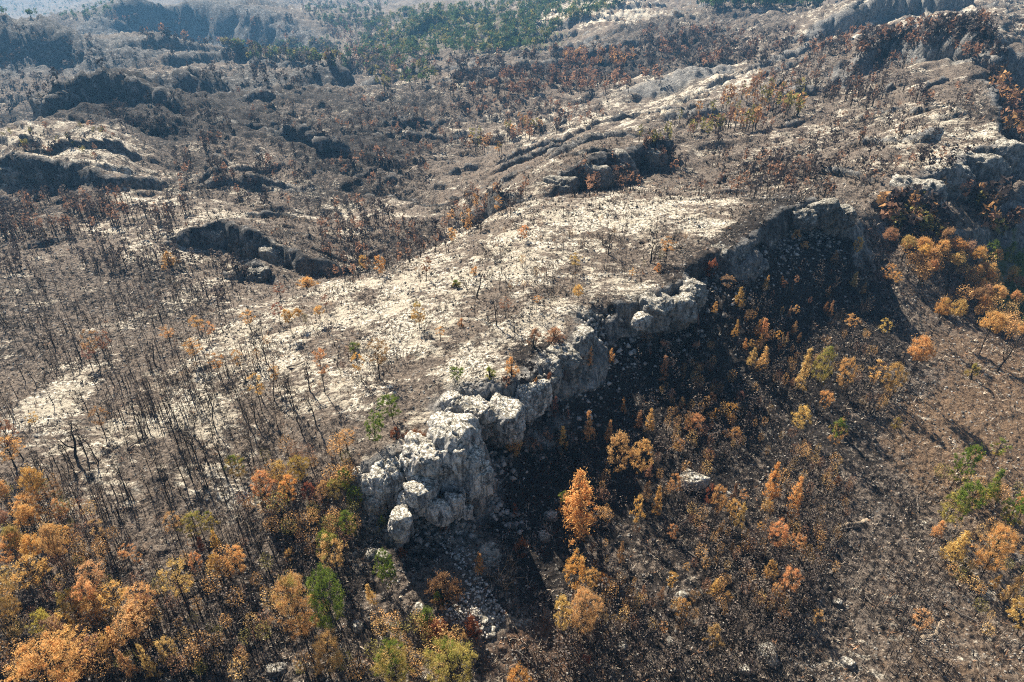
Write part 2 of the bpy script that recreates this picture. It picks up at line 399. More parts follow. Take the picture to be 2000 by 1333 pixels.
def terrain_material():
    t = NT("burnt_ground")
    p = t.pos()
    A = t.sep(t.attr("cover").outputs["Color"]); B = t.sep(t.attr("cover_b").outputs["Color"])
    ash, char, rust = A[0], A[1], A[2]
    tan, rock, green = B[0], B[1], B[2]
    ps = t.pos((.45, 1.25, 1.0), (0, 0, math.radians(-23)))
    n_streak = t.noise(ps, 0.55, 7, .68, .5)
    n_fine = t.noise(p, 1.7, 6, .72)
    n_big = t.noise(p, 0.07, 4, .6)
    n_mid = t.noise(p, 0.33, 5, .65)
    n_big2 = t.noise(p, 0.018, 5, .6)
    # mineral soil between the stones
    col = t.mix(t.step(n_fine, .38, .62), (.075, .060, .050), (.250, .205, .165))
    col = t.mix(t.math('MULTIPLY', t.step(n_mid, .45, .65), .5), col, (.26, .205, .155))
    # rust-coloured needle litter
    f = t.step(t.math('ADD', t.math('MULTIPLY', rust, .6), t.math('MULTIPLY_ADD', n_mid, .8, -.45)), .12, .42)
    col = t.mix(t.math('MULTIPLY', f, .8), col, t.mix(n_fine, (.085, .045, .028), (.25, .135, .075)))
    # dry tan earth and straw
    f = t.step(t.math('ADD', t.math('MULTIPLY', tan, .75), t.math('MULTIPLY_ADD', n_mid, .7, -.35)), .18, .5)
    col = t.mix(f, col, t.mix(t.step(n_fine, .35, .65), (.10, .064, .042), (.27, .185, .117)))
    # pale ash and limestone rubble, streaked along the bedding
    th = t.math('ADD', ash, t.math('ADD', t.math('MULTIPLY_ADD', n_streak, 2.6, -1.3 - .63), t.math('MULTIPLY_ADD', n_big, 3.0, -1.5)))
    f = t.step(th, -.10, .20)
    ashc = t.mix(t.step(n_fine, .40, .56), (.15, .122, .092), (.80, .74, .61))
    ashc = t.mix(t.step(t.noise(ps, .16, 4, .6), .45, .56), ashc, t.mix(n_fine, (.40, .345, .265), (.66, .60, .485)))
    col = t.mix(f, col, ashc)
    # char
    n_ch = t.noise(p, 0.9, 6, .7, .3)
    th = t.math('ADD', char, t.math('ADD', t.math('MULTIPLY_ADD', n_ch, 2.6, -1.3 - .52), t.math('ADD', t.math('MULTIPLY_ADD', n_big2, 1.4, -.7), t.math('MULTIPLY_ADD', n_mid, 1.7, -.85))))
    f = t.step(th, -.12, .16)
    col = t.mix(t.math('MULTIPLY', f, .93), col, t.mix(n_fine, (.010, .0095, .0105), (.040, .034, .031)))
    # small pale stones lying everywhere
    v = t.voro(p, 1.35)
    stone = t.math('MULTIPLY', t.math('LESS_THAN', v, .30), t.math('GREATER_THAN', t.noise(p, .5, 4, .7), .55))
    col = t.mix(t.math('MULTIPLY', stone, .75), col, t.mix(n_fine, (.15, .135, .115), (.42, .39, .34)))
    # living ground cover
    f = t.step(t.math('ADD', t.math('MULTIPLY', green, .8), t.math('MULTIPLY_ADD', n_mid, 1.0, -.55)), .3, .5)
    col = t.mix(f, col, t.mix(n_fine, (.055, .085, .025), (.18, .20, .07)))
    lime, fl, sp = limestone_nodes(t, p)
    soot_shade = t.math('MULTIPLY', t.attr('cover').outputs['Alpha'], t.step(n_mid, .30, .56))
    lime = t.mix(t.math('MULTIPLY', soot_shade, .85), lime, (.030, .029, .030))  # far scarp faces: soot and painted shade mixed into the limestone
    rf = t.step(t.math('ADD', rock, t.math('MULTIPLY_ADD', n_ch, .5, -.25)), .25, .55)
    col = t.mix(rf, col, lime)
    t.l.new(col, t.b.inputs["Base Color"])
    h = t.math('ADD', t.math('MULTIPLY', n_fine, 1.0), t.math('ADD', t.math('MULTIPLY', n_ch, 1.2), t.math('MULTIPLY', t.math('MINIMUM', v, .5), -.5)))
    t.bump(h, 1.0, 0.75)
    return t.m

def rock_material(name="limestone", k=1.5, pk=1.05):
    t = NT(name)
    p = t.pos()
    col, fl, sp = limestone_nodes(t, p, k)
    g = t.n.new("ShaderNodeNewGeometry")
    nz = t.sep(g.outputs["Normal"]) if False else None
    s = t.n.new("ShaderNodeSeparateXYZ"); t.l.new(g.outputs["Normal"], s.inputs[0])
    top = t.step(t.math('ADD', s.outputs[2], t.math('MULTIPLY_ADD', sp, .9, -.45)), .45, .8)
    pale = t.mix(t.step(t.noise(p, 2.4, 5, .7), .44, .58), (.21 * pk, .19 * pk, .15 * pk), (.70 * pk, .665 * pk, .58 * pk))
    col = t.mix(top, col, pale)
    wob = t.n.new('ShaderNodeTexNoise'); t.l.new(p, wob.inputs['Vector']); wob.inputs['Scale'].default_value = .35; wob.inputs['Detail'].default_value = 5
    va = t.n.new('ShaderNodeVectorMath'); va.operation = 'MULTIPLY_ADD'; t.l.new(wob.outputs['Color'], va.inputs[0]); va.inputs[1].default_value = (7, 7, 3); t.l.new(t.pos((1, 1, .4)), va.inputs[2])
    e = t.voro(va.outputs[0], 0.26, 'DISTANCE_TO_EDGE')
    crack = t.math('SUBTRACT', 1.0, t.step(t.math('ADD', e, t.math('MULTIPLY_ADD', sp, .12, -.06)), 0.0, .05))
    col = t.mix(t.math('MULTIPLY', t.math('MULTIPLY', crack, .7), t.step(fl, .62, .40)), col, (.03, .029, .028))
    t.l.new(col, t.b.inputs["Base Color"])
    h = t.math('ADD', t.math('MULTIPLY', fl, 1.4), t.math('ADD', t.math('MULTIPLY', sp, .6), t.math('MULTIPLY', crack, -.5)))
    t.bump(h, .8, .5)
    return t.m

def leaf_material(name="scorched_needles"):
    t = NT(name)
    oi = t.n.new("ShaderNodeObjectInfo")
    r = t.attr("tone").outputs["Fac"]; tip = t.attr("tip").outputs["Fac"]
    c = t.mix(1.0, oi.outputs["Color"], t.mix(r, (.66, .62, .58), (1.35, 1.35, 1.30)), 'MULTIPLY')
    gf = t.step(t.math('ADD', t.math('MULTIPLY', oi.outputs["Alpha"], 1.25), t.math('MULTIPLY_ADD', tip, .9, -.95)), .0, .35)
    gf = t.math('MULTIPLY', gf, t.math('GREATER_THAN', oi.outputs["Alpha"], .02))
    c = t.mix(gf, c, t.mix(r, (.085, .13, .022), (.27, .35, .06)))
    d = t.n.new("ShaderNodeBsdfDiffuse"); tr = t.n.new("ShaderNodeBsdfTranslucent"); mx = t.n.new("ShaderNodeMixShader")
    t.l.new(c, d.inputs[0]); t.l.new(c, tr.inputs[0]); mx.inputs[0].default_value = .38
    t.l.new(d.outputs[0], mx.inputs[1]); t.l.new(tr.outputs[0], mx.inputs[2]); t.l.new(mx.outputs[0], t.out.inputs[0])
    return t.m

def tinted_material(name, lo, hi, scale=1.5):
    """colour from a per-piece attribute between two tones"""
    t = NT(name)
    c = t.mix(t.attr("tone").outputs["Fac"], lo, hi)
    c = t.mix(1.0, c, t.mix(t.noise(t.pos(), scale, 3), (.7, .7, .7), (1.3, 1.3, 1.3)), 'MULTIPLY')
    t.l.new(c, t.b.inputs["Base Color"])
    return t.m

def vcol_material(name, translucent=0.0):
    t = NT(name)
    c = t.attr("tint").outputs["Color"]
    if translucent:
        d = t.n.new("ShaderNodeBsdfDiffuse"); tr = t.n.new("ShaderNodeBsdfTranslucent"); mx = t.n.new("ShaderNodeMixShader")
        t.l.new(c, d.inputs[0]); t.l.new(c, tr.inputs[0]); mx.inputs[0].default_value = translucent
        t.l.new(d.outputs[0], mx.inputs[1]); t.l.new(tr.outputs[0], mx.inputs[2]); t.l.new(mx.outputs[0], t.out.inputs[0])
    else:
        t.l.new(c, t.b.inputs["Base Color"])
    return t.m

M_GROUND = terrain_material()
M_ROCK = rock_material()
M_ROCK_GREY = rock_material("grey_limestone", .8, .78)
M_ROCK_DARK = rock_material("dark_limestone", .5, .62)  # darker limestone for the far scarps, the knoll and the rim outcrop
M_LEAF = leaf_material()
def bark_material():
    t = NT("charred_bark")
    n = t.noise(t.pos((1, 1, .3)), 5, 4)
    t.l.new(t.mix(t.step(n, .35, .7), (.010, .009, .009), (.055, .045, .038)), t.b.inputs["Base Color"])
    return t.m
M_BARK = bark_material()
def twig_material():
    t = NT("bare_twigs")
    oi = t.n.new("ShaderNodeObjectInfo")
    t.l.new(oi.outputs["Color"], t.b.inputs["Base Color"])
    return t.m
M_TWIG = twig_material()
M_STUFF = vcol_material("woodland_mass", .3)
M_DEBRIS = vcol_material("scattered_debris")

# ------------------------------------------------------------------ mesh helpers
def mesh_np(name, co, faces, mat, smooth=False, attrs=None):
    """faces: int array (n, 3) or (n, 4)"""
    me = bpy.data.meshes.new(name)
    co = np.ascontiguousarray(co, np.float32); faces = np.ascontiguousarray(faces, np.int32)
    k = faces.shape[1]
    me.vertices.add(len(co)); me.vertices.foreach_set("co", co.ravel())
    me.loops.add(faces.size); me.loops.foreach_set("vertex_index", faces.ravel())
    me.polygons.add(len(faces)); me.polygons.foreach_set("loop_start", np.arange(0, faces.size, k, dtype=np.int32))
    if smooth: me.polygons.foreach_set("use_smooth", np.ones(len(faces), bool))
    for an, (dom, typ, data) in (attrs or {}).items():
        a = me.attributes.new(an, typ, dom)
        a.data.foreach_set("color" if typ == 'FLOAT_COLOR' else "value", np.ascontiguousarray(data, np.float32).ravel())
    me.update(calc_edges=True)
    if mat: me.materials.append(mat)
    return me

def link(name, data, parent=None):
    o = bpy.data.objects.new(name, data); C.objects.link(o)
    if parent is not None: o.parent = parent
    return o

def tag(o, label, cat, group=None):
    o["label"] = label; o["category"] = cat
    if group: o["group"] = group
    return o

def box_mesh(name, a, b):
    v = np.array([(x, y, z) for x in (a[0], b[0]) for y in (a[1], b[1]) for z in (a[2], b[2])], float)
    f = np.array([(0, 1, 3, 2), (4, 6, 7, 5), (0, 4, 5, 1), (2, 3, 7, 6), (0, 2, 6, 4), (1, 5, 7, 3)])
    return mesh_np(name, v, f, None)

# ------------------------------------------------------------------ terrain: cover masks, roughness, mesh
COVER = [  # photo pixel, pale ash, char, rust litter, tan earth, green
    (900, 600, .80, .08, 0, 0, 0), (1200, 430, .85, .05, 0, 0, 0), (700, 700, .72, .1, 0, 0, 0), (450, 700, .66, .15, 0, 0, 0), (300, 770, .70, .12, 0, 0, 0), (600, 600, .80, .08, 0, 0, 0), (1000, 500, .85, .05, 0, 0, 0), (1350, 420, .82, .08, 0, 0, 0),
    (850, 680, .74, .1, 0, 0, .05), (500, 620, .55, .25, 0, 0, 0), (150, 800, .58, .2, 0, 0, 0), (60, 880, .55, .2, .1, 0, 0), (700, 800, .5, .2, .1, .1, 0), (620, 850, .5, .2, .1, .1, 0), (800, 780, .75, .1, 0, 0, .05), (950, 720, .75, .12, 0, 0, .05), (1250, 540, .6, .25, 0, 0, 0), (1100, 620, .62, .2, 0, 0, 0),
    (100, 600, .24, .55, 0, 0, 0), (200, 550, .26, .52, 0, 0, 0), (300, 460, .5, .22, 0, 0, 0), (50, 450, .15, .6, .1, 0, 0), (400, 600, .36, .4, 0, 0, 0), (100, 700, .24, .55, 0, 0, 0), (250, 700, .30, .45, 0, 0, 0), (450, 560, .42, .3, 0, 0, 0), (650, 500, .25, .5, .1, 0, 0), (800, 460, .2, .5, .2, 0, 0),
    (400, 880, .40, .32, .2, 0, 0), (250, 950, .36, .35, .25, 0, 0), (120, 980, .3, .4, .25, 0, 0), (420, 980, .32, .35, .25, 0, 0),
    (200, 1100, .2, .5, .35, 0, 0), (450, 1150, .12, .65, .3, 0, 0), (150, 1280, .1, .7, .2, 0, 0), (550, 1000, .15, .65, .2, 0, 0), (550, 1250, .1, .65, .3, 0, 0), (300, 1050, .25, .45, .3, 0, 0), (700, 1150, .1, .7, .25, 0, .05), (700, 1300, .08, .65, .35, 0, 0),
    (1000, 1000, .0, 1.15, 0, 0, 0), (1000, 900, .0, 1.2, 0, 0, 0), (1080, 800, 0, 1.2, 0, 0, 0), (1150, 720, .0, 1.15, 0, 0, 0), (1150, 850, 0, 1.1, 0, 0, 0), (1250, 750, .03, 1.0, .03, 0, 0), (1050, 1120, .0, 1.1, .03, 0, 0), (1350, 600, .03, 1.0, .03, 0, 0), (1620, 490, .0, 1.1, 0, 0, 0), (1500, 510, .02, 1.0, 0, 0, 0),  # cliff foot: char plus the cliff's shade, deepened in the ground colour
    (1300, 850, .08, .88, .1, 0, 0), (1450, 700, .08, .85, .1, 0, 0), (1550, 550, .06, .92, .08, 0, 0), (1450, 900, .10, .80, .2, 0, 0), (1200, 1100, .12, .72, .25, .05, 0), (1350, 1150, .12, .70, .3, .05, 0), (1600, 1100, .14, .62, .3, .18, 0), (1750, 1150, .14, .52, .3, .3, 0), (1850, 850, .08, .15, .35, .85, 0), (1950, 850, .10, .08, .25, .95, 0), (1750, 700, .06, .6, .3, .25, 0), (1650, 640, .06, .8, .15, .05, 0),
    (1050, 1250, .14, .32, .62, .1, 0), (950, 1310, .1, .5, .5, 0, 0), (1200, 1300, .12, .6, .4, .1, 0), (1850, 1280, .1, .4, .25, .45, 0), (1850, 600, .05, .45, .3, .45, 0), (1600, 800, .08, .75, .2, .1, 0), (1680, 940, .14, .58, .2, .3, 0), (1900, 700, .08, .3, .3, .6, 0), (1990, 780, .08, .15, .3, .9, 0), (1850, 480, .05, .6, .25, .1, .1), (1760, 500, .05, .6, .35, .1, 0),
    (900, 1080, .62, .25, 0, 0, 0), (945, 1180, .62, .25, .05, 0, 0), (880, 1160, .45, .3, .1, 0, 0), (990, 1150, .1, .7, .2, 0, 0), (830, 1100, .1, .7, .2, 0, 0),
    (1300, 330, .38, .35, .2, 0, 0), (1600, 280, .5, .28, .12, 0, 0), (1800, 250, .6, .2, .05, 0, 0), (1900, 280, .62, .2, 0, 0, .08), (1700, 330, .5, .28, .1, 0, 0), (1500, 220, .3, .45, .25, 0, 0), (1350, 180, .62, .25, 0, 0, .05), (1150, 250, .55, .28, .1, 0, 0), (1100, 360, .4, .3, .3, .1, 0), (950, 360, .35, .3, .3, .1, 0), (1000, 270, .45, .32, .12, 0, 0), (1050, 180, .28, .42, .3, 0, 0), (1500, 370, .35, .35, .25, 0, 0), (1650, 390, .3, .4, .2, 0, 0),
    (1200, 100, .12, .7, .2, 0, 0), (1400, 80, .15, .6, .25, 0, 0), (1600, 100, .18, .55, .32, 0, 0), (1700, 30, .55, .25, .05, 0, 0), (1850, 90, .55, .3, .05, 0, 0), (1180, 25, .85, 0, 0, .6, .1), (900, 60, .08, .3, 0, 0, .5), (1000, 80, .08, .3, 0, 0, .5), (750, 130, .2, .35, .1, 0, .3), (500, 90, .22, .45, 0, 0, .2), (650, 100, .2, .3, .05, 0, .4), (400, 60, .1, .65, 0, 0, .15), (700, 30, .12, .4, 0, 0, .35), (200, 30, .1, .5, 0, 0, .25), (50, 20, .1, .4, 0, 0, .25), (1400, 5, .1, .4, 0, 0, .3), (1700, 150, .2, .5, .3, 0, 0),
    (100, 150, .28, .5, .05, 0, 0), (300, 110, .32, .5, 0, 0, 0), (100, 280, .62, .2, 0, 0, .05), (200, 270, .6, .25, 0, 0, .05), (350, 250, .12, .88, 0, 0, 0), (300, 210, .08, .92, .05, 0, 0), (400, 300, .25, .7, 0, 0, 0), (500, 330, .42, .58, 0, 0, 0), (450, 200, .2, .85, 0, 0, 0), (560, 190, .25, .8, 0, 0, 0), (600, 250, .32, .72, 0, 0, 0), (700, 200, .32, .68, .05, 0, 0), (640, 300, .3, .75, 0, 0, 0), (740, 290, .25, .8, 0, 0, 0), (650, 380, .34, .6, 0, 0, 0), (800, 270, .26, .7, 0, 0, 0), (700, 150, .32, .42, 0, 0, .05), (100, 410, .15, .6, .1, 0, 0), (750, 430, .6, .2, 0, 0, .1), (350, 420, .55, .2, 0, 0, 0), (1450, 300, .36, .38, .22, 0, 0), (850, 330, .25, .45, .2, 0, 0),
    (1900, 420, .05, .68, .22, 0, 0), (1985, 555, 0, .1, .05, .1, 1.0), (1970, 300, .05, .65, .15, .15, 0), (1980, 200, .08, .5, .3, .1, 0),
]
flatx, flaty = XX.ravel(), YY.ravel()
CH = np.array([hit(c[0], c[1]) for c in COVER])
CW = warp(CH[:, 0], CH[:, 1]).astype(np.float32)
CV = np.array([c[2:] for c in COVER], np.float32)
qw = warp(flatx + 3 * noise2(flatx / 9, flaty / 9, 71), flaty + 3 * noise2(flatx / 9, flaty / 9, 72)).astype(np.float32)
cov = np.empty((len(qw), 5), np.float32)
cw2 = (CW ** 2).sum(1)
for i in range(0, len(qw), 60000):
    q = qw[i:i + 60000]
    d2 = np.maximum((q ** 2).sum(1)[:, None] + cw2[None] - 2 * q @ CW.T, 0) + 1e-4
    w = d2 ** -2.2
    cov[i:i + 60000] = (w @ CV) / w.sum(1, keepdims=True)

# surface normals of the smooth ground, then roughness along them
P0 = np.stack([XX, YY, ZZ], -1)
du = np.gradient(P0, axis=1); dv = np.gradient(P0, axis=0)
NRM = np.cross(du, dv); NRM /= np.linalg.norm(NRM, axis=-1, keepdims=True)
steep = sstep(.80, .52, NRM[..., 2])
broken = np.where((YY > 112) & (YY < 200), sstep(-.35, .35, noise2(XX.ravel() / 8, YY.ravel() / 8, 73).reshape(NR, NC)), 1.0)
rockm = np.clip(np.maximum(RK * .9, steep * (.35 + .65 * broken)), 0, 1)
dist_f = np.clip(YY / 110, .6, 8)
p3 = (P0 / dist_f[..., None] ** .85).reshape(-1, 3)
sel = rockm.ravel() > .05
rough = np.zeros(len(p3), np.float32)
ps_ = p3[sel] * np.array([1, 1, .55])
rough[sel] = (.8 - 2.0 * np.abs(noise3(ps_ / 6.5, 4))) * 1.5 + (1.0 - 2.2 * np.abs(noise3(ps_ / 2.6, 1))) * .75 + (0.6 - 1.6 * np.abs(noise3(ps_ / 1.1, 2))) * .4 + .22 * noise3(ps_ / .5, 3)
disp = rough * rockm.ravel() * dist_f.ravel() ** .85 * .85
gx, gy = flatx, flaty
fine = .30 * noise2(gx / 1.5, gy / 1.5, 81) + .20 * noise2(gx / .66, gy / .66, 82)
fine = fine + .55 * np.maximum(noise2(gx / 3.7, gy / 3.7, 83), 0) ** 2
fine = fine * sstep(420, 160, flaty) + sstep(150, 420, flaty) * (1.5 * noise2(gx / 9, gy / 9, 84) + 1.1 * noise2(gx / 4.3, gy / 4.3, 85)) * np.clip(flaty / 400, .4, 2.2)
P1 = P0.reshape(-1, 3) + NRM.reshape(-1, 3) * (disp + fine * (1 - .6 * rockm.ravel()))[:, None]
r_, c_ = np.meshgrid(np.arange(NR - 1), np.arange(NC - 1), indexing='ij')
i0 = (r_ * NC + c_).ravel()
gfaces = np.stack([i0, i0 + 1, i0 + NC + 1, i0 + NC], -1)
one = np.ones(len(P1), np.float32)
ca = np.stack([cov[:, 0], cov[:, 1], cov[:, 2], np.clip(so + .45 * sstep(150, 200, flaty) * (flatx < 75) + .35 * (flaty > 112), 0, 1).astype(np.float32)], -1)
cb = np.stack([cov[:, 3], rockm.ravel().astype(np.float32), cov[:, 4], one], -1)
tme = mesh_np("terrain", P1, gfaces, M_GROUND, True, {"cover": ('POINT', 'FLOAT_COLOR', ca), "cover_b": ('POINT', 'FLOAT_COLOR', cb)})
terrain = link("terrain", tme)
terrain["kind"] = "structure"
ZZ = P1[:, 2].reshape(NR, NC).copy()      # later placement stands on the rough ground
COVG = cov.reshape(NR, NC, 5)
def cover_at(x, y):
    fr = np.clip(np.interp(y, YR, np.arange(NR)).round().astype(int), 0, NR - 1)
    fc = np.clip(((x / xhalf(y) + 1) * .5 * (NC - 1)).round().astype(int), 0, NC - 1)
    return COVG[fr, fc], rockm[fr, fc]

# ------------------------------------------------------------------ rocks: crags, bluffs, boulders
_ico = {}
def ico(sub):
    if sub not in _ico:
        bm = bmesh.new(); bmesh.ops.create_icosphere(bm, subdivisions=sub, radius=1.0)
        v = np.array([x.co[:] for x in bm.verts]); f = np.array([[q.index for q in p.verts] for p in bm.faces]); bm.free()
        _ico[sub] = (v / np.linalg.norm(v, axis=1, keepdims=True), f)
    return _ico[sub]

def rock_mesh(name, dims, seed, sub=5, planes=14, rough=1.0, flute=0.0, flat_top=0.0, mat=None):
    """a faceted block: the cut of random half-spaces, then broken up with ridged noise and cracks; dims are half sizes in m"""
    r = np.random.default_rng(seed)
    d, f = ico(sub)
    n = r.normal(size=(planes, 3)); n[:, 2] *= .7
    n = np.concatenate([n, [[1, 0, 0], [-1, 0, 0], [0, 1, 0], [0, -1, 0], [0, 0, 1], [0, 0, -1]]])
    n /= np.linalg.norm(n, axis=1, keepdims=True)
    off = r.uniform(.72, 1.0, len(n))
    if flat_top: off[-2] = flat_top
    dot = d @ n.T
    rad = np.where(dot > .05, off[None] / np.maximum(dot, .05), 9)
    k = 14.0
    radius = -np.log(np.exp(-k * np.minimum(rad, 2.0)).sum(1)) / k + .1
    p = d * radius[:, None] * np.array(dims)
    s = np.array([1, 1, .5 if flute else 1.0])
    q = p * s + seed * 3.1
    m = float(np.mean(dims))
    amp = min(m * .10, .55) * rough
    disp = (.5 - 1.5 * np.abs(noise3(q / (m * .55), seed % 17))) * 1.25 + (.4 - 1.3 * np.abs(noise3(q / (m * .24), 5))) * .8 + .30 * noise3(q / (m * .11), 6) + .15 * noise3(q / (m * .05), 7)
    if flute: disp = disp + flute * (.4 - 1.3 * np.abs(noise3(p * np.array([1, 1, .12]) / (m * .28) + seed, 8)))
    bz = p[:, 2] / (m * .30) + .7 * noise3(p / (m * .8) + seed, 9); fr = bz - np.floor(bz)
    disp = disp + .55 * (np.where(fr < .8, fr / .8, (1 - fr) / .2) - .5) * np.clip(1.3 - np.abs(d[:, 2]) * 1.4, 0, 1)
    # joint blocks: each cell of a random cell pattern stands a little in or out, its seams are recessed
    nc = 90 if sub >= 5 else 26
    cp = r.uniform(-1, 1, (nc, 3)) * np.array(dims) * 1.15; ms = np.array([1, 1, 1.5]); wob = p + .10 * m * np.stack([noise3(p / (m * .3), 21), noise3(p / (m * .3), 22), noise3(p / (m * .3), 23)], -1)
    dd = np.sqrt((((wob[:, None] - cp[None]) * ms) ** 2).sum(-1)); o2 = np.argpartition(dd, 1, axis=1)[:, :2]; d12 = np.take_along_axis(dd, o2, 1)
    near_i = o2[np.arange(len(p)), d12.argmin(1)]; gap = np.abs(d12[:, 0] - d12[:, 1]) / m
    disp = disp * .75 + r.uniform(-1.0, 1.0, nc)[near_i] * .95 - 1.1 * np.exp(-gap / .022)
    p = p + d * (disp * amp)[:, None]
    return mesh_np(name, p, f, mat or M_ROCK, True)

def place_rock(name, part, specs, label, cat="rock", seed=1, group=None, mat=None):
    """one rock thing: an empty at its foot with its blocks as parts. spec: (u, v of the block's middle on the photo, y distance, half sizes, turn, sub, flute, flat_top)"""
    first = specs[0]
    base = PY(first[0], first[1], first[2])
    if len(specs) == 1:
        s = first
        o = link(name, rock_mesh(name, s[3], seed, s[5], flute=s[6], flat_top=s[7], mat=mat))
        o.location = base; o.rotation_euler = (0, 0, math.radians(s[4]))
        return tag(o, label, cat, group)
    root = link(name, None); root.location = base
    for i, s in enumerate(specs):
        o = link(part, rock_mesh(part, s[3], seed * 31 + i, s[5], flute=s[6], flat_top=s[7], mat=mat), root)
        q = PY(s[0], s[1], s[2])
        o.location = (q[0] - base[0], q[1] - base[1], q[2] - base[2]); o.rotation_euler = (0, 0, math.radians(s[4]))
    return tag(root, label, cat, group)

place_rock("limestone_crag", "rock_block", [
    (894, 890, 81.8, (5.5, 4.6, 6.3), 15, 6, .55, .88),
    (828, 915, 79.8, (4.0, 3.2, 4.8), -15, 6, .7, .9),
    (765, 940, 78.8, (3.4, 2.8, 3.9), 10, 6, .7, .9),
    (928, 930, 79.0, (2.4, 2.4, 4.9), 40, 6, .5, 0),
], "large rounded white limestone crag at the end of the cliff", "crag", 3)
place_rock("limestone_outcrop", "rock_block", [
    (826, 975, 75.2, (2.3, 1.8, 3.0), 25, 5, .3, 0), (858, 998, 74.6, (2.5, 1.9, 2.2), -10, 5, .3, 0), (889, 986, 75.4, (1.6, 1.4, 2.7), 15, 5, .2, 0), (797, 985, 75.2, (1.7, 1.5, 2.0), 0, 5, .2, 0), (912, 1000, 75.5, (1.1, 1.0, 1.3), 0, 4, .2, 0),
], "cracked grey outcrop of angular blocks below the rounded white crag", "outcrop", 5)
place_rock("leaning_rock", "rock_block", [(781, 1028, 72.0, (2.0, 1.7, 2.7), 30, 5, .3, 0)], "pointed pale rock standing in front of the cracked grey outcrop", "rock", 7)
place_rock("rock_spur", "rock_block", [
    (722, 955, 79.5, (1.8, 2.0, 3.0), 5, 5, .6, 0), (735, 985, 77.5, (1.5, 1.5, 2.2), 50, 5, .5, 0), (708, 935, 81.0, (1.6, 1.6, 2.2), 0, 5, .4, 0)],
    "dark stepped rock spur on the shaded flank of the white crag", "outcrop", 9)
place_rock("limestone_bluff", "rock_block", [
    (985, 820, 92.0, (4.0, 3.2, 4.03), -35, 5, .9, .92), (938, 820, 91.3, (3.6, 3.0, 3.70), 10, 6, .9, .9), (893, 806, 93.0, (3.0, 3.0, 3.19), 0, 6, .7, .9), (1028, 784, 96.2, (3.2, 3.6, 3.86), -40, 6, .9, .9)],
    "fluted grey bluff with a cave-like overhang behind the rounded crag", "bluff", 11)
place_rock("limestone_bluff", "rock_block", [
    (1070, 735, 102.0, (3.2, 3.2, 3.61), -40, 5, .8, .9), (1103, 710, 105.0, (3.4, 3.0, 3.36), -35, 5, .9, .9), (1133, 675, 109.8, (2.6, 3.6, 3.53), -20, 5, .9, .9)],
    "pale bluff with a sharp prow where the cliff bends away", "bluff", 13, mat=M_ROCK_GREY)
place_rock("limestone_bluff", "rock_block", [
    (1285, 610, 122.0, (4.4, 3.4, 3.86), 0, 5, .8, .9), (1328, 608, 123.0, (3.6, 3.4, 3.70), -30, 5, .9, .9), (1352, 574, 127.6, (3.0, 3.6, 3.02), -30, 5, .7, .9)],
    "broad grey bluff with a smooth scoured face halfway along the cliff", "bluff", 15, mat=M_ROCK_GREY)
place_rock("limestone_block", "rock_block", [(1252, 628, 117.0, (2.2, 1.8, 1.76), 30, 5, .3, 0)], "small white-topped block beside the broad grey bluff", "rock", 17)
place_rock("limestone_bluff", "rock_block", [
    (1605, 418, 169.0, (4.6, 3.2, 4.03), 10, 5, .8, .9), (1645, 424, 169.0, (3.4, 3.2, 3.19), -10, 5, .8, 0), (1565, 430, 165.5, (3.4, 2.8, 3.02), -20, 5, .8, 0)],
    "dark-faced knoll of rock at the far end of the plateau cliff", "bluff", 19, mat=M_ROCK_DARK)
place_rock("limestone_bluff", "rock_block", [(1440, 492, 148.0, (3.2, 2.8, 2.35), -30, 5, .7, 0), (1400, 498, 144.0, (3.0, 2.4, 2.02), -30, 5, .6, 0)],
    "low dark outcrop on the plateau rim before the far knoll", "outcrop", 21, mat=M_ROCK_DARK)
_b = hit(1352, 955)
_o = link("boulder", rock_mesh("boulder", (2.2, 1.8, 1.9), 23, 5)); _o.location = (_b[0], _b[1] + 1.0, _b[2] + .9); _o.rotation_euler = (0, 0, .35)
tag(_o, "single big rounded boulder with a white top on the charred slope", "boulder", "boulders on the burnt slope")

place_rock("dark_outcrop", "rock_block", [(368, 474, 208.5, (6.0, 3.4, 4.0), 10, 5, .9, 0), (428, 472, 209.0, (7.5, 3.6, 5.4), -5, 5, .9, 0), (488, 488, 203.5, (7.0, 3.6, 5.2), -22, 5, .9, 0), (540, 512, 196.5, (6.0, 3.4, 4.8), -32, 5, .9, 0)],
    "dark hollowed crag above the gully beyond the plateau", "crag", 41, mat=M_ROCK_DARK)
place_rock("dark_outcrop", "rock_block", [(505, 540, 180.5, (4.2, 2.4, 2.8), -10, 5, .8, 0)], "small white-topped rock hump in front of the dark hollowed crag", "outcrop", 43, mat=M_ROCK_DARK)
place_rock("dark_cliff", "rock_block", [(-10, 346, 281.0, (11, 4, 6.4), 3, 5, .9, .9), (65, 352, 277.5, (11, 4, 6.0), -5, 5, .9, .9), (135, 360, 273.5, (11, 4, 5.6), -8, 5, .9, .9), (198, 364, 268.5, (8, 4, 4.0), -15, 5, .9, .9)],
    "long black cliff face under the pale hill by the frame's edge", "cliff", 45, mat=M_ROCK_DARK)
place_rock("dark_cliff", "rock_block", [(1092, 372, 219.5, (6.5, 3.5, 4.6), -40, 5, .8, 0), (1145, 350, 228.5, (9, 4, 6.2), -30, 5, .9, 0), (1205, 334, 237.5, (9, 4, 6.2), -25, 5, .9, 0), (1262, 318, 248.5, (8, 4, 5.6), -25, 5, .9, 0)],
    "dark curving cliff face behind the far rim of the plateau", "cliff", 47, mat=M_ROCK_DARK)
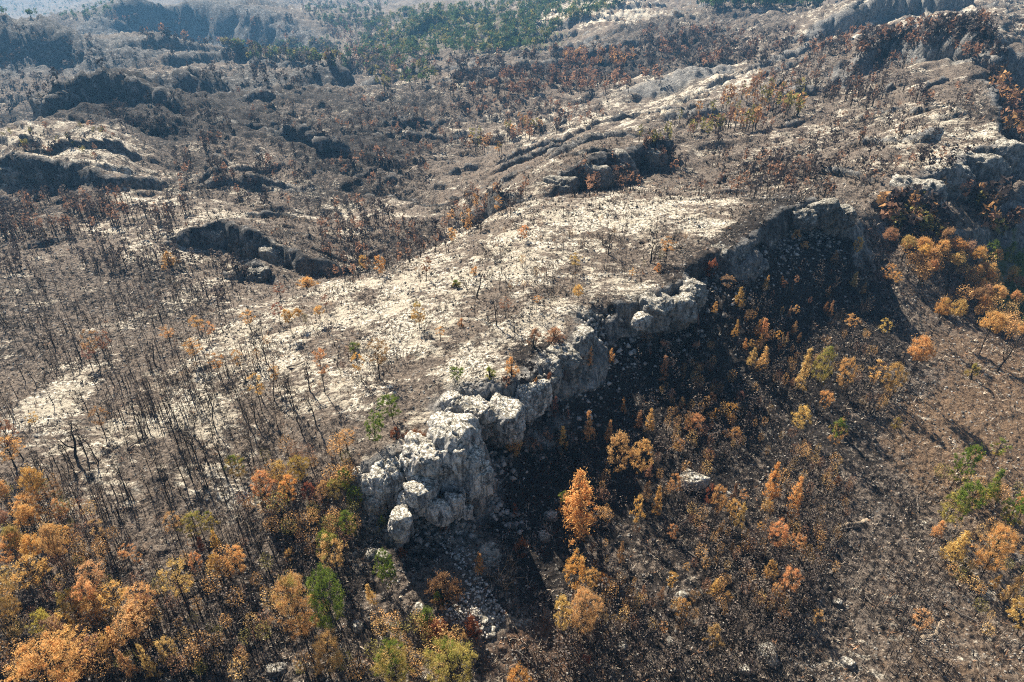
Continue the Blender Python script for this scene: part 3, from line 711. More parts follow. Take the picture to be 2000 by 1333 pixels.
place_rock("limestone_cliff", "rock_block", [(1795, 382, 199.0, (8, 4, 5.4), -35, 5, .9, .9), (1852, 360, 206.0, (9, 4, 6.4), -30, 5, .9, .9), (1908, 338, 213.5, (9, 4, 6.4), -30, 5, .9, .9), (1952, 314, 221.0, (6, 4, 6.4), -40, 5, .9, .9)],
    "tall grey cliff at the end of the long pale dip slope", "cliff", 49, mat=M_ROCK_GREY)

BOULDERS = [(1075, 1010, 26, "grey boulder half hidden beside the tallest orange pine"), (1063, 1050, 26, "white wedge-shaped stone at the edge of the cliff shadow"), (1340, 1155, 22, "pale stones rock below the charred slope's middle stand"),
            (1498, 1278, 40, "flat tan boulder near the bottom of the slope"), (1635, 1178, 16, "dark-sided round rock on the lower slope among twigs"), (1425, 965, 14, "small white rock beside the scorched pine clump"), (1215, 1262, 18, "little white stone casting a short shadow low on the slope"),
            (1655, 1295, 24, "grey boulder in burnt brush near the lower edge"), (725, 1085, 26, "grey boulder between green saplings under the outcrop"), (748, 1085, 24, "tall narrow grey rock beside a green sapling"), (1310, 1255, 18, "low brown stone among the fallen twigs"),
            (1455, 1310, 22, "brown boulder at the foot of the slope"), (820, 1190, 20, "half-buried dark rock beside the green bush"), (540, 1310, 30, "charred rounded rock between bare trunks near the bottom"), (700, 1225, 22, "blackened stone beside the big green pine")]
BOULDERS[2] = (1330, 1165, 22, "pale broken rock on the slope below the lone white-topped boulder")
for i, (u, v, w, lab) in enumerate(BOULDERS):
    h = hit(u, v); wm = w * math.hypot(h[1], CAMZ - h[2]) / FPX
    o = link("boulder", rock_mesh("boulder", (wm * .55, wm * .45, wm * .42), 200 + i, 4, mat=M_ROCK_GREY))
    o.location = (h[0], h[1], h[2] + wm * .02); o.rotation_euler = (0, 0, i * 1.7)
    tag(o, lab, "boulder", "boulders on the burnt slope")

# white scree tongue below the outcrop: the larger blocks singly, the rest as rubble
SCREE = [(855, 1048), (880, 1055), (900, 1075), (912, 1100), (918, 1125), (925, 1150), (935, 1172), (942, 1195), (948, 1215), (955, 1180), (930, 1200), (905, 1160), (890, 1180), (960, 1205), (972, 1190), (900, 1195), (915, 1180), (940, 1225), (962, 1228), (985, 1215), (930, 1130), (890, 1095), (868, 1072), (960, 1240)]
rs = np.random.default_rng(5)
smesh = [rock_mesh("scree_block", (1, .8, .6), 300 + i, 3, 10, mat=M_ROCK_GREY) for i in range(5)]
scree_objs = []
for i, (u, v) in enumerate(SCREE):
    h = hit(u + rs.uniform(-5, 5), v + rs.uniform(-4, 4)); s = rs.uniform(.28, .72)
    o = link("scree_block", smesh[i % 5]); o.location = (h[0], h[1], h[2] + .1 * s); o.scale = (s, s, s * rs.uniform(.7, 1.1)); o.rotation_euler = (rs.uniform(-.3, .3), rs.uniform(-.3, .3), rs.uniform(0, 6))
    scree_objs.append((u, v, s, o))

# ------------------------------------------------------------------ tree and shrub models (unit height 1 m, copied and scaled)
def tube(path, radii, n=5):
    path = np.array(path, float); k = len(path)
    t = np.gradient(path, axis=0); t /= np.linalg.norm(t, axis=1, keepdims=True) + 1e-9
    ref = np.where(np.abs(t[:, 2:3]) > .9, [[1., 0, 0]], [[0, 0, 1.]])
    a = np.cross(t, ref); a /= np.linalg.norm(a, axis=1, keepdims=True) + 1e-9
    b = np.cross(t, a)
    ang = np.linspace(0, 2 * math.pi, n, endpoint=False)
    ring = path[:, None] + np.array(radii)[:, None, None] * (np.cos(ang)[None, :, None] * a[:, None] + np.sin(ang)[None, :, None] * b[:, None])
    f = []
    for i in range(k - 1):
        for j in range(n):
            f.append((i * n + j, i * n + (j + 1) % n, (i + 1) * n + (j + 1) % n, (i + 1) * n + j))
    return ring.reshape(-1, 3), np.array(f)

class Acc:
    def __init__(self): self.v = []; self.f = []; self.n = 0
    def add(self, v, f): self.v.append(v); self.f.append(np.asarray(f) + self.n); self.n += len(v)
    def get(self): return np.concatenate(self.v), np.concatenate(self.f)

def trunk_path(r, top, bend):
    k = np.linspace(0, 1, 7); a = r.uniform(0, 6.28)
    off = bend * (k ** 1.5) + .012 * np.sin(k * 9 + r.uniform(0, 6))
    return np.stack([off * math.cos(a), off * math.sin(a), k * top - .05 * (k == 0)], -1)

def leaf_quads(r, centers, size, up=.5):
    """small diamond faces around given centres"""
    n = len(centers)
    d = r.normal(size=(n, 3)); d[:, 2] += up; d /= np.linalg.norm(d, axis=1, keepdims=True)
    e = np.cross(d, r.normal(size=(n, 3))); e /= np.linalg.norm(e, axis=1, keepdims=True) + 1e-9
    s = size * r.uniform(.65, 1.4, (n, 1))
    v = np.stack([centers - d * s, centers + e * s * .32, centers + d * s, centers - e * s * .32], 1).reshape(-1, 3)
    return v, np.arange(4 * n).reshape(-1, 4)

def crown_points(r, shape, nclump, nleaf):
    """clump centres then leaf centres inside the crown's volume"""
    cs = []; rad = []; seed_a = r.uniform(0, 6)
    while len(cs) < nclump:
        a = r.uniform(0, 6.283); t = r.uniform(0, 1)
        if shape == 'C':
            z = .14 + .84 * t; R = .22 * (1 - t) ** .75 + .025; R *= 1 + .25 * math.sin(7 * a + 11 * t)
            rr = R * r.uniform(.35, 1.0); cr = .040 + .03 * (1 - t)
        elif shape == 'R':
            z = .25 + .70 * t; R = .36 * math.sqrt(max(0, 1 - (2 * t ** .8 - 1) ** 2)) + .03
            R *= 1 + .22 * math.sin(3 * a + 5 * t + seed_a) + .12 * math.sin(7 * a - 9 * t); rr = R * math.sqrt(r.uniform(.25, 1.0)); cr = r.uniform(.035, .07)
        elif shape == 'U':
            z = .60 + .36 * t; R = .38 * math.sqrt(max(0, 1 - (1.35 * t - .35) ** 2)) * (1 if t > .15 else .75)
            rr = R * math.sqrt(r.uniform(.1, 1)); cr = r.uniform(.045, .085)
        elif shape == 'S':
            z = .45 + .52 * t; R = .24 * math.sqrt(max(0, 1 - (2 * t - 1) ** 2)) + .03
            rr = R * math.sqrt(r.uniform(.2, 1)); cr = r.uniform(.035, .065)
        else:  # shrub
            z = .12 + .75 * t ** 1.2; R = .62 * math.sqrt(max(0, 1 - (1.1 * t) ** 2)) + .06
            rr = R * math.sqrt(r.uniform(.05, 1)); cr = r.uniform(.09, .17)
        cs.append((rr * math.cos(a), rr * math.sin(a), z)); rad.append(cr)
    cs = np.array(cs); rad = np.array(rad)
    w = rad ** 2; idx = r.choice(len(cs), nleaf, p=w / w.sum())
    d = r.normal(size=(nleaf, 3)); d[:, 2] = np.abs(d[:, 2]) * .9 - .25; d /= np.linalg.norm(d, axis=1, keepdims=True)
    p = cs[idx] + d * (rad[idx] * np.abs(r.normal(size=nleaf)) * .75)[:, None]
    return cs, idx, p

def make_variant(shape, seed, hi, xl=False):
    r = np.random.default_rng(seed)
    nclump = {'C': 70, 'R': 58, 'U': 48, 'S': 28, 'K': 24}[shape] + (25 if hi else 0) + (60 if xl else 0)
    nleaf = {'C': 2500, 'R': 3000, 'U': 2500, 'S': 1000, 'K': 1500}[shape] * (2 if hi else 1) * (2.6 if xl else 1)
    nleaf = int(nleaf)
    size = {'C': .022, 'R': .025, 'U': .026, 'S': .021, 'K': .050}[shape] * (.74 if hi else 1) * (.6 if xl else 1)
    cs, idx, p = crown_points(r, shape, nclump, nleaf)
    v, f = leaf_quads(r, p, size)
    tone = np.clip(.45 + .28 * r.normal(size=nclump)[idx] * .6 + .3 * r.uniform(-1, 1, nleaf) + .25 * (p[:, 2] - p[:, 2].mean()) / (np.ptp(p[:, 2]) + 1e-6), 0, 1)
    tip = np.clip((p[:, 2] - p[:, 2].min()) / np.ptp(p[:, 2]) + .25 * r.normal(size=nclump)[idx], 0, 1)
    crown = mesh_np("crown", v, f, M_LEAF, False, {"tone": ('FACE', 'FLOAT', tone), "tip": ('FACE', 'FLOAT', tip)})
    a = Acc()
    if shape != 'K':
        path = trunk_path(r, .93, r.uniform(-.06, .06)); a.add(*tube(path, np.linspace(.017, .004, 7), 6))
        for c in cs[::3]:
            zz = max(.1, c[2] - r.uniform(.08, .2) - .25 * math.hypot(c[0], c[1]))
            b0 = np.array([np.interp(zz, path[:, 2], path[:, 0]), np.interp(zz, path[:, 2], path[:, 1]), zz])
            mid = (b0 + c) / 2 + [0, 0, .02]
            a.add(*tube([b0, mid, c], [.006, .004, .0015], 3))
        if shape in 'SU':     # dead lower branches
            for i in range(16):
                zz = r.uniform(.25, .75); an = r.uniform(0, 6.28); L = r.uniform(.06, .2)
                b0 = np.array([np.interp(zz, path[:, 2], path[:, 0]), np.interp(zz, path[:, 2], path[:, 1]), zz])
                a.add(*tube([b0, b0 + [L * math.cos(an), L * math.sin(an), L * .5]], [.0045, .0012], 3))
    else:
        for c in cs:
            a.add(*tube([(c[0] * .1, c[1] * .1, -.05), (c[0] * .5, c[1] * .5, c[2] * .6), c], [.025, .016, .006], 3))
    tv, tf = a.get()
    trunk = mesh_np("trunk", tv, tf, M_BARK, True)
    return trunk, crown, {'C': .31, 'R': .46, 'U': .47, 'S': .32, 'K': .82}[shape]

def make_bare(seed, umbrella):
    r = np.random.default_rng(seed)
    path = trunk_path(r, .9, r.uniform(-.14, .14)); v, f = tube(path, np.linspace(.019, .005, 7), 5)
    a = Acc(); a.add(v, f)
    if seed % 2:      # forked
        zz = r.uniform(.3, .5); an = r.uniform(0, 6.28); b0 = np.array([np.interp(zz, path[:, 2], path[:, 0]), np.interp(zz, path[:, 2], path[:, 1]), zz])
        a.add(*tube([b0, b0 + [.07 * math.cos(an), .07 * math.sin(an), .14], b0 + [.11 * math.cos(an), .11 * math.sin(an), .36]], [.011, .008, .003], 4))
    trunk = mesh_np("trunk", *a.get(), M_BARK, True)
    a = Acc(); tips = []
    for i in range(20 if umbrella else 17):
        zz = r.uniform(.5, .9) if umbrella else r.uniform(.28, .92)
        an = r.uniform(0, 6.28); L = (r.uniform(.2, .38) if umbrella else r.uniform(.08, .22) * (1.25 - zz))
        b0 = np.array([np.interp(zz, path[:, 2], path[:, 0]), np.interp(zz, path[:, 2], path[:, 1]), zz])
        d = np.array([math.cos(an), math.sin(an), r.uniform(.25, 1.0)])
        m = b0 + d * L * .55; e = m + (d + r.normal(size=3) * .35 + [0, 0, .15]) * L * .5
        a.add(*tube([b0, m, e], [.005, .0035, .001], 3))
        for j in range(3): tips.append((m + (e - m) * r.uniform(0, 1), d, L))
    # fine twigs as slivers
    T = []
    for b, d, L in tips:
        for j in range(5):
            e = b + (d * .6 + r.normal(size=3) * .6 + [0, 0, .3]) * L * r.uniform(.3, .7)
            s = np.cross(e - b, r.normal(size=3)); s = s / (np.linalg.norm(s) + 1e-9) * .0032
            T.append([b - s, b + s, e, e])
    bv, bf = a.get()
    T = np.array(T).reshape(-1, 3)
    nb = len(bv)
    bv = np.concatenate([bv, T + np.tile([[0, 0, 0], [0, 0, 0], [0, 0, 0], [.0008, 0, 0]], (len(T) // 4, 1))])
    bf = np.concatenate([bf, nb + np.arange(len(T)).reshape(-1, 4)])
    br = mesh_np("branches", bv, bf, M_TWIG, True)
    return trunk, br, .34 if umbrella else .2

VAR = {}
for s_, n_ in (('C', 5), ('R', 5), ('U', 4), ('S', 5), ('K', 5)):
    VAR[s_] = [make_variant(s_, 1000 + 17 * i + ord(s_), False) for i in range(n_)]
    VAR[s_ + 'h'] = [make_variant(s_, 2000 + 17 * i + ord(s_), True) for i in range(3)]
VAR['Rx'] = [make_variant('R', 2500 + i, True, True) for i in range(3)]
VAR['B'] = [make_bare(3100 + i, i % 4 == 0) for i in range(14)]

COL = {'o': (.68, .415, .165), 'a': (.67, .45, .185), 'r': (.30, .125, .065), 'b': (.26, .155, .085), 'y': (.52, .40, .13), 'g': (.38, .33, .07), 'p': (.42, .25, .155)}
CWORD = {'o': 'orange', 'a': 'amber', 'r': 'rust-red', 'b': 'brown', 'y': 'yellowish', 'g': 'green', 'p': 'pinkish-brown'}
PLANTS = []     # every placed plant, named and labelled at the end
tr = np.random.default_rng(99)

def plant(shape, base, height, width, col, green=0.0, tint=None):
    key = shape
    zc = base[1] * _cp + (CAMZ - base[2]) * _sp
    if shape != 'B' and width / zc * FPX >= 40: key = shape + 'h'
    if shape == 'R' and width / zc * FPX >= 68: key = 'Rx'
    var = VAR[key]; tm, cm, hw = var[int(tr.integers(len(var)))]
    name = {'B': 'burnt_tree', 'K': 'shrub'}.get(shape, 'green_pine' if green > .6 else 'scorched_pine')
    root = link(name, None)
    root.location = (base[0], base[1], base[2] - .15)
    s = width / (2 * hw) * (.92 if shape in 'RU' else 1.06)
    root.scale = (s, s * tr.uniform(.88, 1.12), height)
    root.rotation_euler = (tr.normal() * .055, tr.normal() * .055, tr.uniform(0, 6.283))
    link("stems" if shape == 'K' else "trunk", tm, root)
    c = link("branches" if shape == 'B' else "crown", cm, root)
    if shape == 'B':
        k = tr.uniform(0, 1) if tint is None else tint
        c.color = tuple(np.array((.020, .017, .016)) * (1 - k) + np.array((.16, .125, .10)) * k) + (1,)
    else:
        j = np.array(COL[col]) * tr.uniform(.82, 1.15) * np.array([1, tr.uniform(.9, 1.12), tr.uniform(.85, 1.2)])
        c.color = (*j, green)
    PLANTS.append(dict(o=root, shape=shape, col=col, green=green, h=height, w=width, uv=project(base[0], base[1], base[2]), base=base))
    return root

def plant_px(shape, u, vb, vt, w, col='o', green=0.0, tint=None):
    b = hit(u, vb)
    _, sz = ray(u, vt)
    h = CAMZ + b[1] * sz - b[2]
    zc = b[1] * _cp + (CAMZ - b[2]) * _sp
    h = float(np.clip(h, .6, 16))
    return plant(shape, b, h, w * zc / FPX, col, green, tint)

# shape, base u, base v, top v, width px, colour, share of living green
TREES = """
U 1774 754 656 60 o 0|U 1818 659 582 40 o .15|U 1850 659 585 38 a 0|U 1912 693 610 55 o 0|K 1895 738 708 28 y .2|U 1979 690 620 40 o 0|C 1560 772 678 36 a .1|R 1592 765 672 45 y .25|R 1640 768 695 46 a 0|S 1693 765 700 32 o 0
R 1735 778 706 48 a 0|R 1605 808 760 32 o 0|R 1556 848 792 48 a 0|R 1625 880 818 42 a .55|C 1490 675 622 30 o 0|S 1658 655 612 30 o 0|S 1722 672 622 26 a 0|C 1465 718 677 24 a 0|C 1482 726 673 28 o 0|K 1386 542 505 30 r 0
S 1418 578 537 30 p 0|C 1441 600 560 24 o 0|C 1393 614 587 16 a 0|C 1374 584 565 13 o 0|C 1360 650 613 14 p 0|C 1433 660 625 18 o 0|R 1730 552 512 30 o 0|R 1747 556 530 20 o 0|C 1665 562 530 20 a 0|C 1684 575 551 13 o 0
R 1549 474 446 20 o 0|R 1570 490 470 20 o 0|R 1670 498 462 24 o 0|C 1628 514 488 20 p 0|C 1620 622 588 13 p 0|R 1924 524 467 36 g .95|C 1961 514 470 26 g .6|R 1988 527 483 38 g .95|R 1385 793 765 24 o 0|R 1441 788 762 20 p 0
R 1422 823 782 32 o 0|R 1397 823 795 16 o 0|R 1351 855 808 44 o 0|R 1429 870 832 26 o 0|R 1320 883 865 18 o 0|K 1748 834 812 20 y .1|R 1853 955 862 50 g .9|S 1935 905 856 36 g .7|R 1876 1018 940 56 g .88|R 1838 1030 952 56 y .4
C 1925 982 918 42 g .7|R 1960 1038 970 56 g .7|R 1990 1014 955 38 a .1|R 1915 1130 1025 74 a .05|C 1855 1098 1035 48 a 0|C 1823 1048 1013 28 o 0|R 1992 1094 1045 36 a 0|C 1960 1184 1125 38 a 0|R 1985 1240 1168 66 a .1|C 1937 1150 1120 22 a 0
C 1503 980 908 40 o 0|C 1548 996 929 36 o 0|R 1492 1004 976 28 o 0|R 1545 1016 988 32 o 0|R 1512 1078 1017 50 o 0|R 1548 1086 1044 36 o 0|R 1498 1138 1090 28 o 0|R 1532 1165 1102 48 o 0|R 1508 1184 1140 32 a 0|R 1395 1014 948 36 a .05
R 1422 1024 975 36 o 0|C 1438 1036 980 26 a 0|R 1383 994 945 26 r 0|R 1316 966 924 36 o 0|R 1312 1054 1023 26 o 0|R 1330 1210 1173 42 o 0|R 1388 1274 1217 38 a 0|S 1525 1222 1190 28 p 0|S 1587 1230 1190 26 a 0|R 1416 1184 1155 22 o 0
S 1303 1164 1115 24 o 0|S 1785 1250 1198 44 a 0|K 1632 947 927 20 r 0|C 1133 1055 905 86 o .05|R 1105 1026 960 34 o .3|C 1280 1014 945 26 o 0|R 1241 1032 968 34 o 0|R 1203 935 842 62 a 0|R 1246 935 853 48 o 0|C 1149 866 802 30 o 0
C 1186 865 817 22 a 0|C 1101 890 832 30 o 0|C 1004 896 818 44 o .1|C 1040 800 737 26 o 0|C 1073 776 725 24 r 0|C 1100 748 718 16 r 0|C 1149 718 676 18 o 0|C 1193 710 680 18 o 0|C 1293 750 695 26 p 0|S 1258 680 648 28 p 0
C 1082 815 770 24 p 0|K 1108 818 797 14 p 0|C 1268 845 795 26 o 0|C 1245 838 800 18 p 0|S 1341 845 805 24 p 0|C 1217 808 775 13 o 0|C 938 1124 1082 28 o 0|R 1120 1168 1080 54 o 0|R 1152 1150 1112 40 o 0|R 1178 1148 1115 26 o 0
R 1098 1242 1153 44 a 0|R 1145 1248 1152 68 a 0|B 992 1198 1115 50 b 0|R 1015 1352 1303 60 o 0|K 1018 1088 1050 36 r 0|K 1005 1004 982 20 r 0|K 855 1250 1215 84 r 0|K 925 1240 1207 46 r 0|K 785 1087 1068 26 r 0|K 755 988 958 26 r 0
K 865 1038 1015 32 r 0|K 868 1170 1115 78 b .08|K 1140 1304 1275 32 r 0|K 857 1182 1155 24 g .95|K 835 1220 1180 40 g .95|R 745 1142 1075 42 g .9|R 765 1156 1095 38 g .85|K 745 1033 1005 26 g .7|R 700 994 950 38 g .75|R 680 962 915 42 g .6
R 655 980 935 40 y .3|R 690 1055 995 42 g .6|R 655 1125 1045 64 a .25|R 640 1095 1035 40 g .6|C 732 1184 1135 28 a 0|R 778 1352 1262 90 y .4|R 882 1356 1258 100 y .25|R 905 1278 1240 30 a 0
R 655 1252 1120 90 g .88|R 600 1262 1120 92 a .2|R 645 1325 1240 72 o 0|R 110 1390 1270 160 a .08|R 35 1220 1125 76 o .12|U 88 1005 915 58 o 0|U 78 1058 985 46 o 0|U 55 1114 1036 50 y .2|U 88 1120 1045 54 o 0|U 150 1158 1036 46 o 0
U 25 1000 942 50 o 0|U 22 1050 998 44 p 0|S 205 1175 1102 56 a 0|S 212 1075 1010 30 a 0|S 371 1200 1100 60 a 0|R 475 1130 1063 54 o 0|R 430 1128 1078 32 o 0|R 388 1124 1080 34 o 0|C 425 1074 1036 26 o 0|C 395 1078 1050 22 r 0
S 350 1056 998 36 a 0|R 390 1052 1003 58 y .25|R 418 1044 1002 34 y .3|R 520 986 918 58 o .15|R 565 990 928 44 o 0|R 550 950 898 44 a 0|R 590 940 888 50 y .15|R 602 978 943 38 r 0|R 637 972 938 28 o 0|R 472 940 888 44 y .35
R 200 1220 1163 64 a 0|R 150 1206 1153 52 y .15|R 145 1255 1198 50 a 0|R 95 1256 1198 56 y .1|S 238 1200 1143 60 a 0|C 268 1245 1185 40 a 0|S 312 1230 1163 46 p 0|R 347 1305 1246 46 a 0|C 307 1325 1256 34 a 0|C 267 1325 1260 30 a 0
C 228 1264 1225 28 o 0|S 256 1100 1065 32 o 0|S 276 1108 1080 24 o 0|U 572 658 603 36 o 0|U 594 640 600 26 a 0|U 625 634 598 28 a 0|S 548 634 592 28 r 0|S 492 650 605 34 o 0|S 390 655 617 36 o 0|S 335 678 635 32 a 0
S 410 668 628 30 o 0|S 385 714 664 40 o 0|S 432 740 688 32 o 0|S 475 738 682 26 o 0|S 635 770 678 34 o 0|S 638 610 575 22 r 0|S 548 586 555 26 r 0|S 195 715 640 36 p 0|S 213 708 646 34 p 0|S 180 720 672 32 p 0
S 205 852 795 36 p 0|S 45 897 815 52 p 0|B 152 898 826 66 b 0|S 72 835 805 24 o 0|K 600 560 540 50 o 0|K 335 520 488 38 o 0|S 512 806 730 32 a 0|S 545 765 712 24 o 0|R 820 642 588 36 o .2|S 833 550 497 28 r 0
R 745 540 493 30 o 0|R 713 530 497 26 o 0|R 884 476 445 26 o 0|R 1020 470 438 28 o 0|K 927 537 519 22 o 0|B 932 582 530 34 b 0|B 980 536 492 32 b 0|B 970 636 582 30 b 0|S 987 622 580 26 p 0|U 1128 605 557 32 o 0
S 1048 602 575 16 o 0|S 1124 534 492 28 a 0|S 1233 548 522 18 o 0|K 1285 529 512 20 o 0|S 1300 514 462 36 o 0|B 1270 514 465 40 b 0|B 1188 498 455 28 b 0|S 740 738 660 56 p 0|S 706 746 690 28 o 0|S 860 668 638 20 o 0
K 902 638 620 18 o 0|K 1000 732 694 34 o .05|R 893 750 712 34 g .95|K 957 740 715 30 g .5|R 768 822 768 48 g .95|R 733 876 798 48 g .95|K 1042 678 635 32 p 0|K 1083 664 637 48 p .1|K 775 857 832 28 r 0|K 812 864 838 50 r 0
K 864 824 808 18 r 0|K 922 827 815 20 o 0|S 680 884 838 40 a .1|K 690 684 668 34 g .7|K 890 562 546 30 g .5|B 224 757 705 22 b 0|B 293 754 722 20 b 0|B 192 764 722 18 b 0|B 106 793 735 26 b 0|B 171 800 755 22 b 0
B 520 708 660 26 b 0|B 504 711 645 26 b 0|B 303 715 672 34 b 0|B 356 599 540 22 b 0|B 14 638 580 30 b 0|B 606 765 700 30 b 0|B 26 820 755 26 b 0|B 1948 726 655 40 b 0|B 1005 650 610 24 b 0|B 870 640 600 18 b 0
""".replace("\n", "|").split("|")
for row in TREES:
    q = row.split()
    if not q: continue
    plant_px(q[0], float(q[1]), float(q[2]), float(q[3]), float(q[4]), q[5], float(q[6]), .25 if q[0] == 'B' else None)

def inside_poly(u, v, poly):
    c = False; j = len(poly) - 1
    for i in range(len(poly)):
        if ((poly[i][1] > v) != (poly[j][1] > v)) and u < (poly[j][0] - poly[i][0]) * (v - poly[i][1]) / (poly[j][1] - poly[i][1] + 1e-9) + poly[i][0]: c = not c
        j = i
    return c
def scatter_px(poly, n, mind=0):
    """n ground points spread over a polygon of the photo"""
    us = [p[0] for p in poly]; vs = [p[1] for p in poly]; out = []; tries = 0
    while len(out) < n and tries < n * 40:
        tries += 1
        u, v = tr.uniform(min(us), max(us)), tr.uniform(min(vs), max(vs))
        if not inside_poly(u, v, poly): continue
        if mind and any((u - a) ** 2 + (v - b) ** 2 < mind ** 2 for a, b, _ in out): continue
        out.append((u, v, hit(u, v)))
    return out

STANDS = [  # polygon, count, shapes, colours, height range, width/height
    ([(240, 790), (560, 770), (650, 830), (530, 930), (430, 1010), (190, 1020), (50, 940)], 112, 'B', 'b', (5.5, 8.5), .24),
    ([(0, 520), (330, 520), (460, 620), (330, 730), (0, 770)], 66, 'B', 'b', (4.5, 7), .28),
    ([(600, 720), (1250, 430), (1360, 480), (1000, 640), (720, 780)], 34, 'B', 'b', (3, 5.5), .32),
    ([(1240, 900), (1900, 1060), (1800, 1310), (1250, 1310)], 34, 'B', 'b', (4, 7), .24),
    ([(1400, 600), (1700, 560), (1800, 700), (1500, 800)], 24, 'B', 'b', (4, 6.5), .24),
    ([(1690, 470), (1800, 490), (2000, 560), (2000, 640), (1900, 620), (1780, 545)], 32, 'U', 'ooap', (7, 9.5), .62),
    ([(600, 1020), (700, 1080), (640, 1240), (480, 1180)], 5, 'SK', 'pa', (4, 6), .5),
    ([(1180, 880), (1480, 840), (1560, 1010), (1300, 1300), (1120, 1260)], 22, 'CS', 'opb', (3, 5.5), .42),
    ([(1370, 590), (1560, 500), (1700, 600), (1500, 760)], 22, 'CS', 'opb', (3, 5), .42),
    ([(20, 900), (200, 1010), (330, 1180), (330, 1330), (0, 1330)], 18, 'RS', 'oap', (5, 8), .6),
]
for poly, n, shapes, cols, hr, wr in STANDS:
    for u, v, b in scatter_px(poly, n, 9):
        h = tr.uniform(*hr); s = shapes[int(tr.integers(len(shapes)))]
        if s == 'K': h *= .4
        plant(s, b, h, h * wr * tr.uniform(.8, 1.25) * (2.2 if s == 'K' else 1), cols[int(tr.integers(len(cols)))], 0, tr.uniform(0, .7))

# ------------------------------------------------------------------ woodland too far or too crowded to tell apart, and ground debris
def join_crowd(name, pts, hs, ws, cols, leaves, kind, leafscale=1.0, tw=.022):
    """many small trees in one mesh: a trunk sliver and a puff of small faces each"""
    n = len(pts); r = np.random.default_rng(len(pts))
    pts = np.array(pts); hs = np.array(hs); ws = np.array(ws); cols = np.array(cols)
    # trunks: two crossed slim triangles
    a = r.uniform(0, 6.28, n); dx = np.stack([np.cos(a), np.sin(a), 0 * a], -1) * (hs * tw)[:, None]
    dy = np.stack([-np.sin(a), np.cos(a), 0 * a], -1) * (hs * tw)[:, None]
    top = pts + np.stack([r.normal(size=n) * .03 * hs, r.normal(size=n) * .03 * hs, hs], -1)
    V = np.stack([pts - dx, pts + dx, top, pts - dy, pts + dy, top], 1).reshape(-1, 3)
    F = np.arange(len(V)).reshape(-1, 3)
    tc = np.repeat(np.tile(np.array([[.022, .019, .018]]), (n, 1)) * r.uniform(.6, 2.0, (n, 1)), 2, 0)
    if leaves:
        m = n * leaves; i = np.repeat(np.arange(n), leaves)
        d = r.normal(size=(m, 3)); d /= np.linalg.norm(d, axis=1, keepdims=True); d *= r.uniform(.3, 1, (m, 1)) ** .5
        t = d[:, 2] * .5 + .5
        c = pts[i] + np.stack([d[:, 0] * ws[i] * .5, d[:, 1] * ws[i] * .5, hs[i] * (.30 + .68 * t)], -1)
        e1 = r.normal(size=(m, 3)); e1 /= np.linalg.norm(e1, axis=1, keepdims=True); e2 = np.cross(e1, r.normal(size=(m, 3))); e2 /= np.linalg.norm(e2, axis=1, keepdims=True) + 1e-9
        s = (ws[i] * .24 * leafscale * r.uniform(.6, 1.3, m))[:, None]
        LV = np.stack([c - e1 * s, c + e1 * s * .6 + e2 * s * .7, c + e1 * s * .6 - e2 * s * .7], 1).reshape(-1, 3)
        F = np.concatenate([F, len(V) + np.arange(len(LV)).reshape(-1, 3)]); V = np.concatenate([V, LV])
        tc = np.concatenate([tc, cols[i] * r.uniform(.6, 1.35, (m, 1))])
    me = mesh_np(name, V, F, M_STUFF, False, {"tint": ('FACE', 'FLOAT_COLOR', np.concatenate([tc, np.ones((len(tc), 1))], 1))})
    o = link(name, me); o["kind"] = "stuff"; o["label"] = kind; o["category"] = "woodland"
    return o

BARE = (.075, .060, .056); RUST = (.32, .185, .12); ORNG = (.46, .265, .12); GRN = (.095, .145, .058); OLV = (.26, .23, .08); GREY = (.16, .135, .12); DKB = (.045, .040, .040); TWG = (.20, .165, .14); OCH = (.60, .36, .155); AMB = (.60, .40, .17); YGR = (.24, .29, .07)
def crowd(name, zones, leaves, kind, leafscale=1.0, tw=.022):
    pts, hs, ws, cols = [], [], [], []
    for poly, n, cl, hr, wr in zones:
        for u, v, b in scatter_px(poly, int(n * 1.5)):
            if noise2(b[0] / 17, b[1] / 17, 95) + .6 * noise2(b[0] / 60, b[1] / 60, 96) < -.12 + .1 * tr.normal(): continue
            h = tr.uniform(*hr); pts.append(b); hs.append(h); ws.append(h * wr * tr.uniform(.75, 1.3)); cols.append(np.array(cl[int(tr.integers(len(cl)))]) * tr.uniform(.8, 1.2))
    return join_crowd(name, pts, hs, ws, cols, leaves, kind, leafscale, tw)
